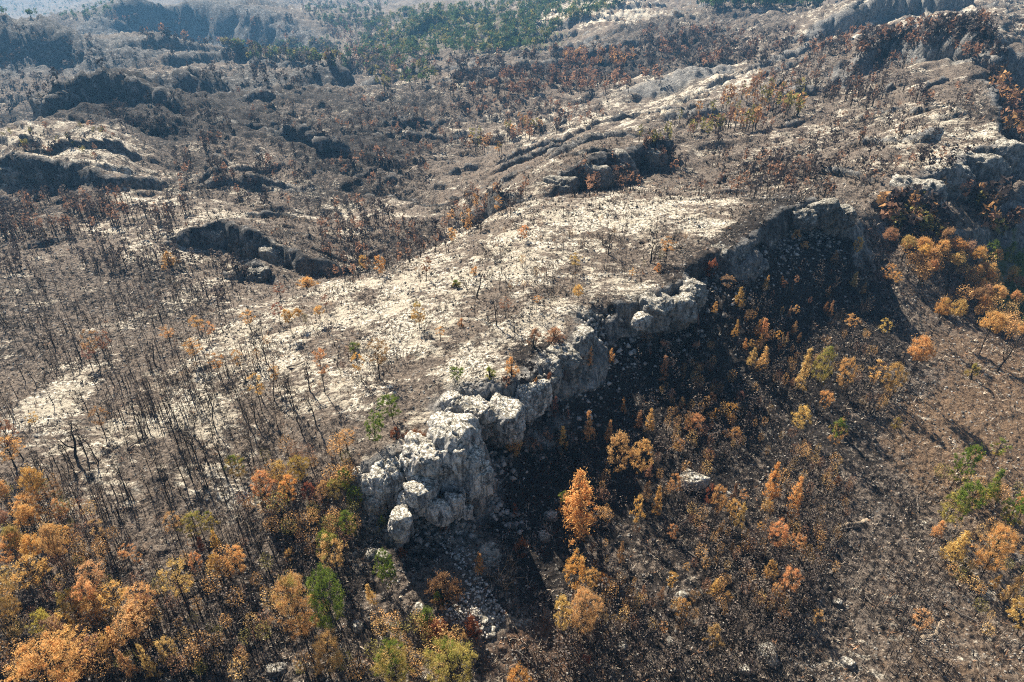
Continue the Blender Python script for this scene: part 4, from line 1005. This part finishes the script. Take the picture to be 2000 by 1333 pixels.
crowd("burnt_woodland", [
    ([(0, 395), (330, 385), (400, 425), (300, 445), (0, 470)], 243, [BARE, BARE, GREY, RUST], (5, 8), .3),
    ([(0, 460), (330, 450), (520, 560), (420, 620), (330, 560), (0, 540)], 150, [BARE, BARE, GREY], (4, 7), .3),
    ([(620, 430), (900, 420), (880, 500), (640, 560)], 150, [BARE, RUST, GREY, BARE], (4, 7), .35),
    ([(880, 380), (1060, 380), (1000, 440), (880, 470)], 52, [BARE, RUST, GREY, ORNG], (4, 6.5), .4),
    ([(1120, 345), (1290, 300), (1300, 370), (1150, 385)], 75, [RUST, RUST, BARE], (5, 8), .35),
    ([(1290, 290), (1700, 330), (1700, 400), (1290, 385)], 150, [BARE, BARE, RUST, GREY], (4, 7), .35),
    ([(1350, 230), (1480, 170), (1560, 175), (1560, 235), (1400, 275)], 87, [ORNG, RUST, OLV], (7, 11), .36),
    ([(1200, 300), (1350, 230), (1420, 260), (1300, 300)], 52, [RUST, BARE, OLV], (5, 8), .4),
    ([(1480, 130), (1780, 120), (1800, 200), (1600, 230), (1500, 180)], 191, [BARE, BARE, GREY, RUST], (6, 9), .3),
    ([(1500, 200), (1900, 180), (1900, 330), (1600, 370), (1300, 340)], 243, [BARE, BARE, BARE, RUST, GREY], (3, 6), .4),
    ([(1700, 410), (1990, 350), (2000, 470), (1760, 490)], 110, [ORNG, BARE, RUST, BARE, OLV], (5, 8.5), .5),
    ([(1910, 140), (2000, 130), (2000, 330), (1970, 300)], 52, [ORNG, BARE, RUST], (6, 9), .5),
    ([(800, 110), (1250, 100), (1300, 165), (900, 200), (780, 160)], 359, [BARE, GREY, RUST, BARE], (7, 10), .45),
    ([(1100, 112), (1240, 112), (1240, 138), (1100, 140)], 75, [RUST, ORNG], (8, 12), .4),
    ([(980, 150), (1240, 140), (1240, 185), (950, 195)], 139, [RUST, BARE, RUST], (7, 10), .42),
    ([(900, 200), (1200, 185), (1180, 250), (980, 290), (880, 260)], 150, [BARE, RUST, GREY], (5, 8), .42),
    ([(900, 280), (1050, 230), (1060, 260), (950, 320)], 52, [RUST, OLV, ORNG, BARE], (6, 9), .4),
    ([(1250, 60), (1560, 60), (1520, 130), (1250, 140)], 301, [BARE, BARE, GREY, RUST], (7, 10), .5),
    ([(1560, 90), (1900, 40), (2000, 60), (1960, 130), (1740, 110), (1560, 130)], 243, [BARE, RUST, BARE, GREY], (7, 10), .45),
    ([(640, 60), (760, 60), (800, 160), (640, 140)], 243, [GREY, RUST, BARE, GRN], (8, 12), .42),
    ([(450, 180), (900, 200), (930, 300), (820, 350), (500, 260)], 243, [BARE, BARE, RUST, GREY], (4, 7), .42),
    ([(330, 260), (800, 330), (780, 420), (350, 400)], 243, [BARE, DKB, BARE, RUST], (3.5, 6.5), .42),
    ([(120, 200), (420, 190), (480, 300), (250, 260)], 150, [DKB, BARE], (4, 7), .42),
    ([(0, 60), (330, 100), (620, 130), (620, 180), (300, 150), (100, 200), (0, 240)], 197, [BARE, GREY, DKB], (7, 10), .5),
    ([(200, 30), (560, 30), (650, 100), (560, 120), (250, 80)], 203, [BARE, DKB, GREY, RUST], (9, 13), .5),
    ([(0, 250), (230, 250), (220, 320), (0, 300)], 52, [BARE, RUST, OLV], (2.5, 5), .5),
    ([(900, 760), (1200, 700), (1380, 600), (1400, 700), (1250, 850), (1000, 980)], 75, [DKB, DKB, RUST], (2, 4), .5),
], 22, "far slopes of charred and rust-brown burnt trees")
crowd("green_woodland", [
    ([(720, 50), (800, 20), (1080, 0), (1250, 0), (1090, 60), (1060, 95), (860, 118), (700, 110)], 1900, [GRN, GRN, GRN, OLV], (8, 12), .5),
    ([(560, 0), (760, 0), (740, 60), (640, 60)], 320, [GRN, GREY], (9, 13), .5),
    ([(420, 85), (640, 85), (680, 130), (480, 120)], 320, [GRN, GREY, OLV], (8, 11), .55),
    ([(0, 0), (250, 0), (200, 38), (0, 34)], 160, [GRN], (7, 9), .6),
    ([(1360, 0), (1650, 0), (1600, 15), (1360, 20)], 260, [GRN], (10, 14), .5),
    ([(700, 120), (820, 110), (860, 160), (740, 180)], 130, [GRN, GREY, OLV], (7, 10), .5),
    ([(1860, 450), (2000, 480), (2000, 540), (1880, 520)], 12, [GRN, OLV], (5, 8), .6),
], 20, "hazy green pine woods in the unburnt valley far beyond the ridges")

crowd("burnt_saplings", [
    ([(1000, 860), (1240, 700), (1420, 560), (1700, 520), (1800, 700), (1700, 950), (1500, 1330), (1000, 1330), (1120, 1000)], 1700, [GREY, TWG, TWG, BARE], (1.8, 6.0), .38),
    ([(1500, 900), (1830, 950), (1850, 1330), (1400, 1330)], 420, [GREY, TWG, TWG], (1.8, 5), .36),
    ([(0, 930), (430, 1000), (560, 1000), (720, 1200), (700, 1333), (0, 1333)], 600, [BARE, TWG, GREY], (3, 6.5), .3),
    ([(0, 560), (450, 560), (560, 720), (480, 860), (0, 880)], 520, [BARE, BARE, TWG], (3, 6), .28),
    ([(600, 640), (1000, 430), (1400, 400), (1300, 520), (900, 720), (700, 800)], 330, [BARE, TWG, GREY], (1.6, 4.2), .42),
], 26, "thin charred saplings crowding the burnt slopes between the trees", .34, .016)
crowd("scorched_thicket", [
    ([(0, 940), (120, 960), (330, 1120), (480, 1060), (560, 1150), (520, 1333), (0, 1333)], 120, [OCH, OCH, AMB, OLV, RUST], (2.6, 5.2), .5),
    ([(440, 900), (690, 880), (700, 1060), (640, 1130), (480, 1010)], 40, [OCH, OLV, RUST, OCH], (3, 5.5), .55),
    ([(1820, 880), (1960, 900), (2000, 960), (2000, 1333), (1900, 1250), (1830, 1080)], 38, [AMB, OCH, OLV, OCH], (3, 5.5), .5),
    ([(1730, 480), (2000, 555), (2000, 690), (1900, 640), (1790, 560)], 60, [OCH, OCH, AMB], (5, 8), .6),
    ([(1200, 830), (1480, 600), (1700, 620), (1750, 800), (1600, 1200), (1250, 1250), (1080, 1280)], 330, [OCH, OCH, AMB, RUST], (2.6, 5.0), .36),
    ([(330, 740), (620, 580), (1000, 430), (1400, 410), (1300, 520), (950, 640), (640, 790)], 75, [OCH, RUST, OCH, OLV], (1.6, 3.8), .42),
    ([(560, 1180), (900, 1230), (900, 1333), (560, 1333)], 30, [OCH, OLV, AMB], (3, 5), .6),
], 240, "ochre and olive scorched crowns filling the gaps between larger pines", .18)

# charred brush, pale twigs and stones strewn over the near slopes
def debris(n_brush, n_stone):
    r = np.random.default_rng(4)
    def pts(n, y0, y1):
        # even over the picture rather than over the ground: nearer ground carries more
        y = np.exp(r.uniform(math.log(y0), math.log(y1), n)); s = r.uniform(-.86, .86, n); x = s * xhalf(y)
        return x, y
    x, y = pts(n_brush, 40, 330)
    cv, rk_ = cover_at(x, y)
    dens = .25 + .75 * sstep(-.15, .35, noise2(x / 11, y / 11, 91) + .6 * noise2(x / 3.5, y / 3.5, 92))
    keep = (r.uniform(size=n_brush) < dens * (1 - .55 * np.clip(cv[:, 3], 0, 1))) & (rk_ < .6)
    x, y, cv = x[keep], y[keep], cv[keep]; n = len(x); z = ground(x, y)
    sz = r.uniform(.28, .95, n) * np.clip(y / 120, .8, 1.9) * (1 - .08 * cv[:, 0])
    big = r.uniform(size=n) < .10 * (1 - cv[:, 0]); sz = np.where(big, r.uniform(1.0, 1.7, n), sz)
    nb = 7
    i = np.repeat(np.arange(n), nb)
    a = r.uniform(0, 6.283, n * nb); el = r.uniform(.25, 1.4, n * nb)
    d = np.stack([np.cos(a) * np.cos(el), np.sin(a) * np.cos(el), np.sin(el)], -1)
    L = (sz[i] * r.uniform(.5, 1.15, n * nb))[:, None]
    b = np.stack([x, y, z - .03], -1)[i] + np.stack([np.cos(a), np.sin(a), 0 * a], -1) * (.18 * sz[i])[:, None]
    s = np.stack([-np.sin(a), np.cos(a), 0 * a], -1) * L * r.uniform(.045, .12, (n * nb, 1)) * np.where(big[i], .4, 1.0)[:, None]
    V = np.stack([b - s, b + s, b + d * L], 1).reshape(-1, 3); F = np.arange(len(V)).reshape(-1, 3)
    pal = np.array([(.020, .018, .018), (.06, .048, .042), (.25, .21, .17), (.47, .40, .315), (.33, .19, .11)])
    pr = np.stack([.35 + .5 * cv[:, 1], .5 + .4 * cv[:, 0], .40 + .2 * cv[:, 3] - .3 * cv[:, 0], .42 + .3 * cv[:, 3] + .15 * cv[:, 2] - .44 * cv[:, 0], .05 + .45 * cv[:, 2]], -1); pr = np.clip(pr, .01, None); pr /= pr.sum(1, keepdims=True)
    pick = (r.uniform(size=(n, 1)) > np.cumsum(pr, 1)).sum(1).clip(0, 4)
    tint = (pal[pick] * r.uniform(.7, 1.4, (n, 1)))[i]
    me = mesh_np("charred_brush", V, F, M_DEBRIS, False, {"tint": ('FACE', 'FLOAT_COLOR', np.concatenate([tint, np.ones((len(tint), 1))], 1))})
    o = link("charred_brush", me); o["kind"] = "stuff"; o["label"] = "charred low brush and dead twigs all over the burnt slopes"; o["category"] = "brush"
    # stones
    x, y = pts(n_stone, 40, 230)
    cv, rk_ = cover_at(x, y)
    keep = (r.uniform(size=n_stone) < .2 + .8 * sstep(0, .4, noise2(x / 7, y / 7, 93))) & (rk_ < .8)
    x, y, cv = x[keep], y[keep], cv[keep]; n = len(x); z = ground(x, y)
    # extra rubble in the scree tongue
    ex = [(h[0], h[1]) for _, _, h in scatter_px([(840, 1040), (900, 1035), (935, 1120), (990, 1200), (960, 1250), (880, 1215), (860, 1180), (915, 1150), (880, 1090)], 420)]
    ex = np.array(ex); x = np.concatenate([x, ex[:, 0]]); y = np.concatenate([y, ex[:, 1]]); z = np.concatenate([z, ground(ex[:, 0], ex[:, 1])])
    n0, n = n, len(x)
    # talus under the plateau's cliff
    ed = np.array(EDGE); ti = r.integers(0, len(ed) - 2, 2600); tf = r.uniform(size=2600)[:, None]
    q = ed[ti] * (1 - tf) + ed[ti + 1] * tf; tg = ed[ti + 1] - ed[ti]; tg /= np.linalg.norm(tg[:, :2], axis=1, keepdims=True)
    off = (1.2 + 7.5 * r.uniform(size=2600) ** 2)[:, None] * np.stack([tg[:, 1], -tg[:, 0]], -1)
    tx, ty = q[:, 0] + off[:, 0], q[:, 1] + off[:, 1]
    x = np.concatenate([x, tx]); y = np.concatenate([y, ty]); z = np.concatenate([z, ground(tx, ty)]); n1, n = n, len(x)
    oc = np.array([(1, 0, 0), (0, 1, 0), (-1, 0, 0), (0, -1, 0), (0, 0, 1), (0, 0, -1.)]); of = np.array([(0, 1, 4), (1, 2, 4), (2, 3, 4), (3, 0, 4), (1, 0, 5), (2, 1, 5), (3, 2, 5), (0, 3, 5)])
    s = r.uniform(.12, .42, (n, 1, 1)) ** 1.0 * np.clip(y / 110, .8, 1.5)[:, None, None]
    s[n0:] *= 1.1
    s[n1:] = r.uniform(.15, 1.0, (n - n1, 1, 1)) ** 1.8 * .95
    a = r.uniform(0, 6.283, n); ca, sa = np.cos(a)[:, None], np.sin(a)[:, None]
    v = oc[None] * r.uniform(.6, 1.3, (n, 6, 1)) * s * np.array([1, .8, .7])
    v = np.stack([v[..., 0] * ca - v[..., 1] * sa, v[..., 0] * sa + v[..., 1] * ca, v[..., 2]], -1) + np.stack([x, y, z + .02], -1)[:, None]
    F = (np.arange(n)[:, None, None] * 6 + of[None]).reshape(-1, 3)
    g = r.uniform(.07, .36, (n, 1)); g[n0:] = r.uniform(.35, .6, (n - n0, 1)); g[n1:] = r.uniform(.06, .40, (n - n1, 1))
    tint = np.repeat(g * np.array([[1, .95, .86]]), 8, 0)
    me = mesh_np("loose_stones", v.reshape(-1, 3), F, M_DEBRIS, False, {"tint": ('FACE', 'FLOAT_COLOR', np.concatenate([tint, np.ones((len(tint), 1))], 1))})
    o = link("loose_stones", me); o["kind"] = "stuff"; o["label"] = "loose pale limestone stones strewn over the ground"; o["category"] = "stones"
debris(105000, 26000)

M_LOG = tinted_material("weathered_wood", (.16, .14, .12), (.30, .27, .23), 3.0)

# fallen trunks
def log_mesh(L, seed):
    r = np.random.default_rng(seed); k = np.linspace(0, 1, 6)
    path = np.stack([k * L, .05 * L * np.sin(k * 4 + seed), .02 * L * np.sin(k * 7)], -1)
    a = Acc(); a.add(*tube(path, np.linspace(.16, .05, 6), 6))
    for j in range(4):
        t = r.uniform(.35, .95); b = np.array([t * L, .05 * L * math.sin(t * 4 + seed), .05]); an = r.uniform(-2.5, 2.5); l = r.uniform(.12, .3) * L
        a.add(*tube([b, b + [l * .6, l * math.sin(an) * .7, l * .3]], [.05, .012], 4))
    v, f = a.get()
    return mesh_np("fallen_log", v, f, M_LOG, True)

LOGS = [(1905, 1215, 150, 6, "pale grey fallen trunk on dry ground near the frame's edge"), (1640, 1040, 20, 4, "fallen branch lying across the faint footpath"), (1240, 900, 120, 4, "bleached fallen trunk below the bright ochre clump"), (1480, 1230, 60, 3.5, "short fallen trunk on the lower slope"), (620, 1300, 30, 4, "grey fallen trunk under the ochre pine at the bottom edge"),
        (1010, 1270, -40, 4.5, "fallen trunk below the grey dead tree"), (1700, 1180, 100, 4.5, "fallen trunk on straw ground beside thin saplings"), (1360, 1090, 140, 4, "charred fallen trunk in the middle of the lower slope"), (250, 880, 70, 4, "fallen trunk inside the bare stand"), (560, 720, 20, 3.5, "fallen trunk on the ash flat"), (880, 560, 10, 3, "fallen trunk on the open plateau"), (1790, 1000, 60, 4.5, "fallen trunk on open ground above the green grove's edge")]
for i, (u, v, an, L, lab) in enumerate(LOGS):
    h = hit(u, v); o = link("fallen_log", log_mesh(L, i)); o.location = (h[0], h[1], h[2] + .22); a = math.radians(an)
    dz = float(ground(h[0] + math.cos(a) * L, h[1] + math.sin(a) * L)) - h[2]
    o.rotation_euler = (0, -math.atan2(dz, L), a); tag(o, lab, "log", "fallen trunks")

# paths and the far farmhouse
def path_strip(name, px, width, lift, mat):
    P = np.array([hit(u, v) for u, v in px]); k = np.linspace(0, len(P) - 1, len(P) * 14)
    x = np.interp(k, np.arange(len(P)), P[:, 0]) + .6 * width * noise2(k * 1.1, k * 0, 5); y = np.interp(k, np.arange(len(P)), P[:, 1]) + .6 * width * noise2(k * 1.1, k * 0 + 3.3, 6)
    t = np.gradient(np.stack([x, y], -1), axis=0); t /= np.linalg.norm(t, axis=1, keepdims=True); n = np.stack([-t[:, 1], t[:, 0]], -1)
    ww = width * (1 + .5 * noise2(k * 2.3, k * 0 + 1, 7)); rows = []
    for s in (-.5, -.17, .17, .5):
        xx, yy = x + n[:, 0] * ww * s, y + n[:, 1] * ww * s
        rows.append(np.stack([xx, yy, ground(xx, yy) + lift * (1 if abs(s) < .3 else .2)], -1))
    m = len(k); V = np.concatenate(rows); F = []
    for a in range(3):
        for i in range(m - 1): F.append((a * m + i, a * m + i + 1, (a + 1) * m + i + 1, (a + 1) * m + i))
    o = link(name, mesh_np(name, V, np.array(F), mat, True)); o["kind"] = "structure"
M_PATH = tinted_material("trodden_earth", (.34, .27, .19), (.34, .27, .19), 2.0)
path_strip("footpath", [(1612, 1085), (1622, 1060), (1640, 1030), (1668, 1022), (1695, 1016)], .55, .14, M_PATH)
path_strip("footpath", [(1800, 1248), (1826, 1238), (1845, 1212)], .55, .14, M_PATH)

M_WALL = tinted_material("whitewash", (.72, .70, .66), (.72, .70, .66), .5)
M_TILE = tinted_material("clay_tile", (.40, .24, .16), (.40, .24, .16), .5)
M_DARK = tinted_material("dark_opening", (.03, .03, .035), (.03, .03, .035), .5)
fh = hit(706, 100); farm = link("farmhouse", None); farm.location = (fh[0], fh[1], fh[2] - .5); farm.rotation_euler = (0, 0, .25)
link("wall", box_mesh("wall", (-8, -4, 0), (8, 4, 4.6)), farm).data.materials.append(M_WALL)
rv = np.array([(-8.5, -4.5, 4.61), (8.5, -4.5, 4.61), (8.5, 4.5, 4.61), (-8.5, 4.5, 4.61), (-8.5, 0, 6.6), (8.5, 0, 6.6)], float)
rm = bpy.data.meshes.new("roof"); rm.from_pydata(rv.tolist(), [], [(0, 1, 5, 4), (2, 3, 4, 5), (0, 4, 3), (1, 2, 5), (3, 2, 1, 0)]); rm.materials.append(M_TILE); link("roof", rm, farm)
for xw in (-5, 0, 5): link("window" if xw else "door", box_mesh("opening", (xw - .7, -4.06, 1.4 if xw else 0), (xw + .7, -4.003, 3.0 if xw else 2.4)), farm).data.materials.append(M_DARK)
tag(farm, "small white farmhouse in the hazy valley beyond the burnt ridges", "house")

# ------------------------------------------------------------------ names that single out each plant
LANDMARKS = [
    (20, 940, "above the orange umbrella pines at the slope's edge"), (60, 1050, "among the umbrella pines by the frame's edge"), (40, 1190, "in the lowest corner by the frame's edge"), (110, 1320, "at the bottom corner under the bare stand"), (150, 1160, "below the umbrella pines"),
    (210, 1080, "at the foot of the bare stand"), (220, 1230, "in the thick ochre growth near the bottom corner"), (300, 1290, "beside the dark hollow near the bottom edge"), (340, 1180, "below the bare stand amid black shadow"), (390, 1060, "where the bare stand meets the ochre pines"),
    (450, 1110, "on the black ground left of the green saplings"), (480, 930, "on the upper end of the bare stand"), (570, 950, "on the shoulder beside the rock spur"), (640, 960, "close to the dark rock spur"), (650, 1080, "among the saplings below the rock spur"), (600, 1220, "beside the big bright-green pine"), (660, 1310, "at the bottom edge below the big green pine"),
    (720, 1000, "at the flank of the cracked grey outcrop"), (750, 1110, "under the pointed pale rock"), (840, 1070, "between the outcrop and the white scree"), (860, 1180, "beside the white scree tongue"), (920, 1240, "at the lower end of the white scree"), (780, 1310, "at the bottom edge below the scree"), (890, 1310, "at the bottom edge right of the green-topped pine"), (1010, 1310, "at the bottom edge below the grey dead tree"),
    (990, 1180, "at the lower end of the cliff shadow"), (960, 1090, "at the edge of the white scree in the shadow"), (1020, 1060, "in the deep shadow below the crag"), (1120, 1020, "beside the white wedge stone under the cliff"), (1130, 1150, "below the tall spire-like pine"), (1140, 1250, "low on the slope under the double ochre pines"), (1210, 900, "in the bright clump on the slope below the bluff"), (1270, 980, "beside the lone white-topped boulder"), (1330, 900, "above the lone white-topped boulder"), (1400, 990, "just downhill of the lone white-topped boulder"),
    (1310, 1060, "in mid slope under the lone boulder"), (1330, 1190, "low on the slope among stones"), (1400, 1260, "near the bottom edge amid brown stones"), (1510, 960, "in the pair of slim pines on mid slope"), (1530, 1060, "in the middle of the lower slope"), (1520, 1160, "on the lower slope beside a long shadow"), (1560, 1230, "near the bottom edge on the lower slope"), (1640, 950, "on the open slope above the footpath"), (1690, 1100, "beside the faint footpath"), (1780, 1230, "on the dry straw ground at the bottom"),
    (1850, 920, "at the top of the mixed green grove"), (1860, 1010, "in the mixed green grove"), (1950, 1000, "on the outer side of the mixed green grove"), (1850, 1080, "at the lower end of the green grove"), (1940, 1110, "in the big ochre clump by the frame's edge"), (1970, 1210, "in the lowest ochre clump by the frame's edge"),
    (1005, 850, "standing alone in shadow beside the crag"), (1060, 770, "tight against the fluted bluff"), (1100, 840, "in the shadow under the fluted bluff"), (1150, 700, "under the prow of the pale bluff"), (1170, 850, "on the shadow's edge below the cliff"), (1260, 680, "below the broad grey bluff"), (1250, 790, "on the charred slope below the broad bluff"), (1340, 820, "on the black slope above the boulder"), (1420, 800, "midway down the black slope"), (1380, 560, "at the foot of the dark outcrop"), (1440, 640, "on the black slope below the dark outcrop"), (1490, 700, "on the upper slope beneath the far knoll"),
    (1570, 480, "against the dark knoll"), (1660, 490, "on the shaded side of the dark knoll"), (1650, 570, "downhill from the dark knoll"), (1740, 540, "at the near end of the orange grove"), (1560, 760, "in the row of ochre pines on the slope"), (1640, 740, "amid the row of ochre pines"), (1720, 740, "at the end of the ochre row"), (1600, 830, "below the row of ochre pines"), (1690, 650, "between the ochre row and the orange grove"), (1775, 720, "apart on bare brown ground"), (1830, 640, "in front of the orange grove"), (1920, 680, "on the brown slope before the orange grove"), (1840, 570, "in the middle of the orange grove"), (1950, 590, "at the deep end of the orange grove"), (1950, 510, "by the green meadow"), (1920, 740, "on the brown slope casting long shadow"),
    (40, 640, "on the dark slope at the frame's edge"), (130, 580, "high on the dark slope"), (250, 560, "on the dark slope under the crag hollow"), (200, 690, "in the dark clump on the slope"), (60, 760, "at the lower rim of the dark slope"), (340, 600, "between the dark slope and the plateau"), (320, 690, "on the dim margin of the plateau"), (400, 650, "on the near tongue of the plateau"), (430, 720, "where white ash shows on the plateau's near tongue"), (520, 690, "on the ash flat of the plateau"), (590, 630, "in the orange trio by the plateau's gully"), (540, 580, "by the gully head"), (600, 555, "down in the gully behind the plateau"), (340, 510, "beside the dark hollow crag"), (630, 740, "above the bare stand on ash"), (520, 790, "at the upper edge of the bare stand"),
    (130, 880, "on the pale ground before the bare stand"), (200, 820, "on the pale shelf above the bare stand"), (40, 860, "on the pale ground at the frame's edge"), (300, 830, "in the upper part of the bare stand"), (400, 830, "in the thick upper part of the bare stand"), (250, 910, "in the heart of the bare stand"), (350, 920, "in the thick of the bare stand"), (440, 900, "on the crag-ward side of the bare stand"), (140, 950, "at the outer side of the bare stand"), (300, 980, "at the lower edge of the bare stand"), (560, 850, "between the bare stand and the green pines"),
    (740, 530, "in the gully behind the plateau"), (830, 530, "on the plateau's back rim"), (890, 470, "on the back rim near the gully's end"), (1020, 460, "on the bright back of the plateau"), (930, 550, "on the upper middle of the plateau"), (820, 630, "alone in the middle of the plateau"), (720, 720, "in the dark clump on the plateau"), (700, 680, "low on the open plateau"), (860, 660, "on the plateau above the crag"), (970, 620, "in the dead cluster on the plateau"), (1040, 600, "near the plateau rim before the bend"), (1120, 570, "on the rim at the notch in the cliff"), (1130, 510, "in the upper plateau near the far stand"), (1190, 490, "on the far bright plateau"), (1280, 500, "in the thin stand at the far rim"), (1240, 550, "on the rim above the broad bluff"),
    (740, 850, "behind the rounded white crag"), (690, 870, "on the slope behind the green pines"), (800, 850, "on top of the rounded white crag"), (870, 815, "in the cleft between crag and bluff"), (920, 740, "on the rocky top of the fluted bluff"), (1000, 720, "on the edge of the fluted bluff"), (1060, 660, "on the rim above the prow bluff"),
    (1450, 960, "on the black slope right of the lone boulder"), (1620, 1040, "on open burnt ground in mid slope"), (1740, 980, "on open ground beside the green grove"), (1480, 1290, "at the bottom edge beside a tan boulder"), (1660, 1270, "among burnt brush at the bottom edge"), (1550, 620, "in the black brush below the dark knoll"), (1600, 690, "on the slope above the ochre row"), (1200, 1180, "on the open slope below the shadow"), (1230, 1290, "at the bottom edge amid fallen twigs"),
]
LM = np.array([(a, b) for a, b, _ in LANDMARKS], float)
ORD = ["first", "second", "third", "fourth", "fifth", "sixth", "seventh", "eighth", "ninth", "tenth", "eleventh", "twelfth", "thirteenth", "fourteenth", "fifteenth"]
SHAPEWORD = {'C': 'slim', 'R': 'bushy', 'U': 'umbrella-shaped', 'S': 'thin-crowned'}
buckets = {}
for p in PLANTS:
    d = ((LM - np.array(p['uv'])) ** 2 * [1, 1.6]).sum(1)
    ph = LANDMARKS[int(d.argmin())][2]
    if p['shape'] == 'B':
        word = "tall" if p['h'] > 7.2 else ("short" if p['h'] < 4.6 else "mid-sized")
        head = f"{word} leafless charred tree"; cat = "burnt tree"; grp = "leafless burnt trees"
    elif p['shape'] == 'K':
        w = "green" if p['green'] > .6 else ("half-green" if p['green'] > .3 else CWORD[p['col']])
        head = f"{w} shrub"; cat = "shrub"; grp = "shrubs between the burnt trees"
    else:
        if p['green'] > .6: w = "living green"
        elif p['green'] > .2: w = f"{CWORD[p['col']]} green-tipped" if p['col'] != 'g' else "half-green"
        else: w = CWORD[p['col']]
        head = f"{SHAPEWORD[p['shape']]} {w} pine"; cat = "pine"; grp = "living green pines" if p['green'] > .6 else "scorched pines"
    p['cat'] = cat; p['grp'] = grp
    buckets.setdefault((head, ph), []).append(p)
for (head, ph), lst in buckets.items():
    lst.sort(key=lambda q: q['uv'][0])
    for i, p in enumerate(lst):
        lab = f"{head} {ph}"
        if len(lst) == 2: lab += (", the left one", ", the right one")[i]
        elif len(lst) > 2: lab += f", {ORD[min(i, 14)]} from left"
        tag(p['o'], lab, p['cat'], p['grp'])
scree_objs.sort(key=lambda q: q[1])
for i, (u, v, s, o) in enumerate(scree_objs):
    o["label"] = f"{'big' if s > .5 else 'small'} white block in the scree tongue, number {['one','two','three','four','five','six','seven','eight','nine','ten','eleven','twelve'][i % 12]} {'from the top' if i < 12 else 'in its lower half'}"
    o["category"] = "scree block"; o["group"] = "white blocks of the scree tongue"
print("PLANT COUNTS", {k: sum(1 for p in PLANTS if p['grp'] == k) for k in {p['grp'] for p in PLANTS}}, "max bucket", max(len(v) for v in buckets.values()))

# ------------------------------------------------------------------ haze
hm = bpy.data.materials.new("haze"); hm.use_nodes = True
hn = hm.node_tree.nodes; hn.clear()
ho = hn.new("ShaderNodeOutputMaterial"); hv = hn.new("ShaderNodeVolumePrincipled")
hv.inputs["Color"].default_value = (.22, .55, .97, 1)
hv.inputs["Density"].default_value = 0.00013
hv.inputs["Anisotropy"].default_value = 0.2
hm.node_tree.links.new(hv.outputs[0], ho.inputs["Volume"])
hb = box_mesh("haze", (-4800, -150, float(ZZ.min()) - 5), (4800, 5200, 82))
hb.materials.append(hm)
haze = link("haze", hb); haze["kind"] = "stuff"
haze["label"] = "pale blue haze over the far valleys"; haze["category"] = "haze"
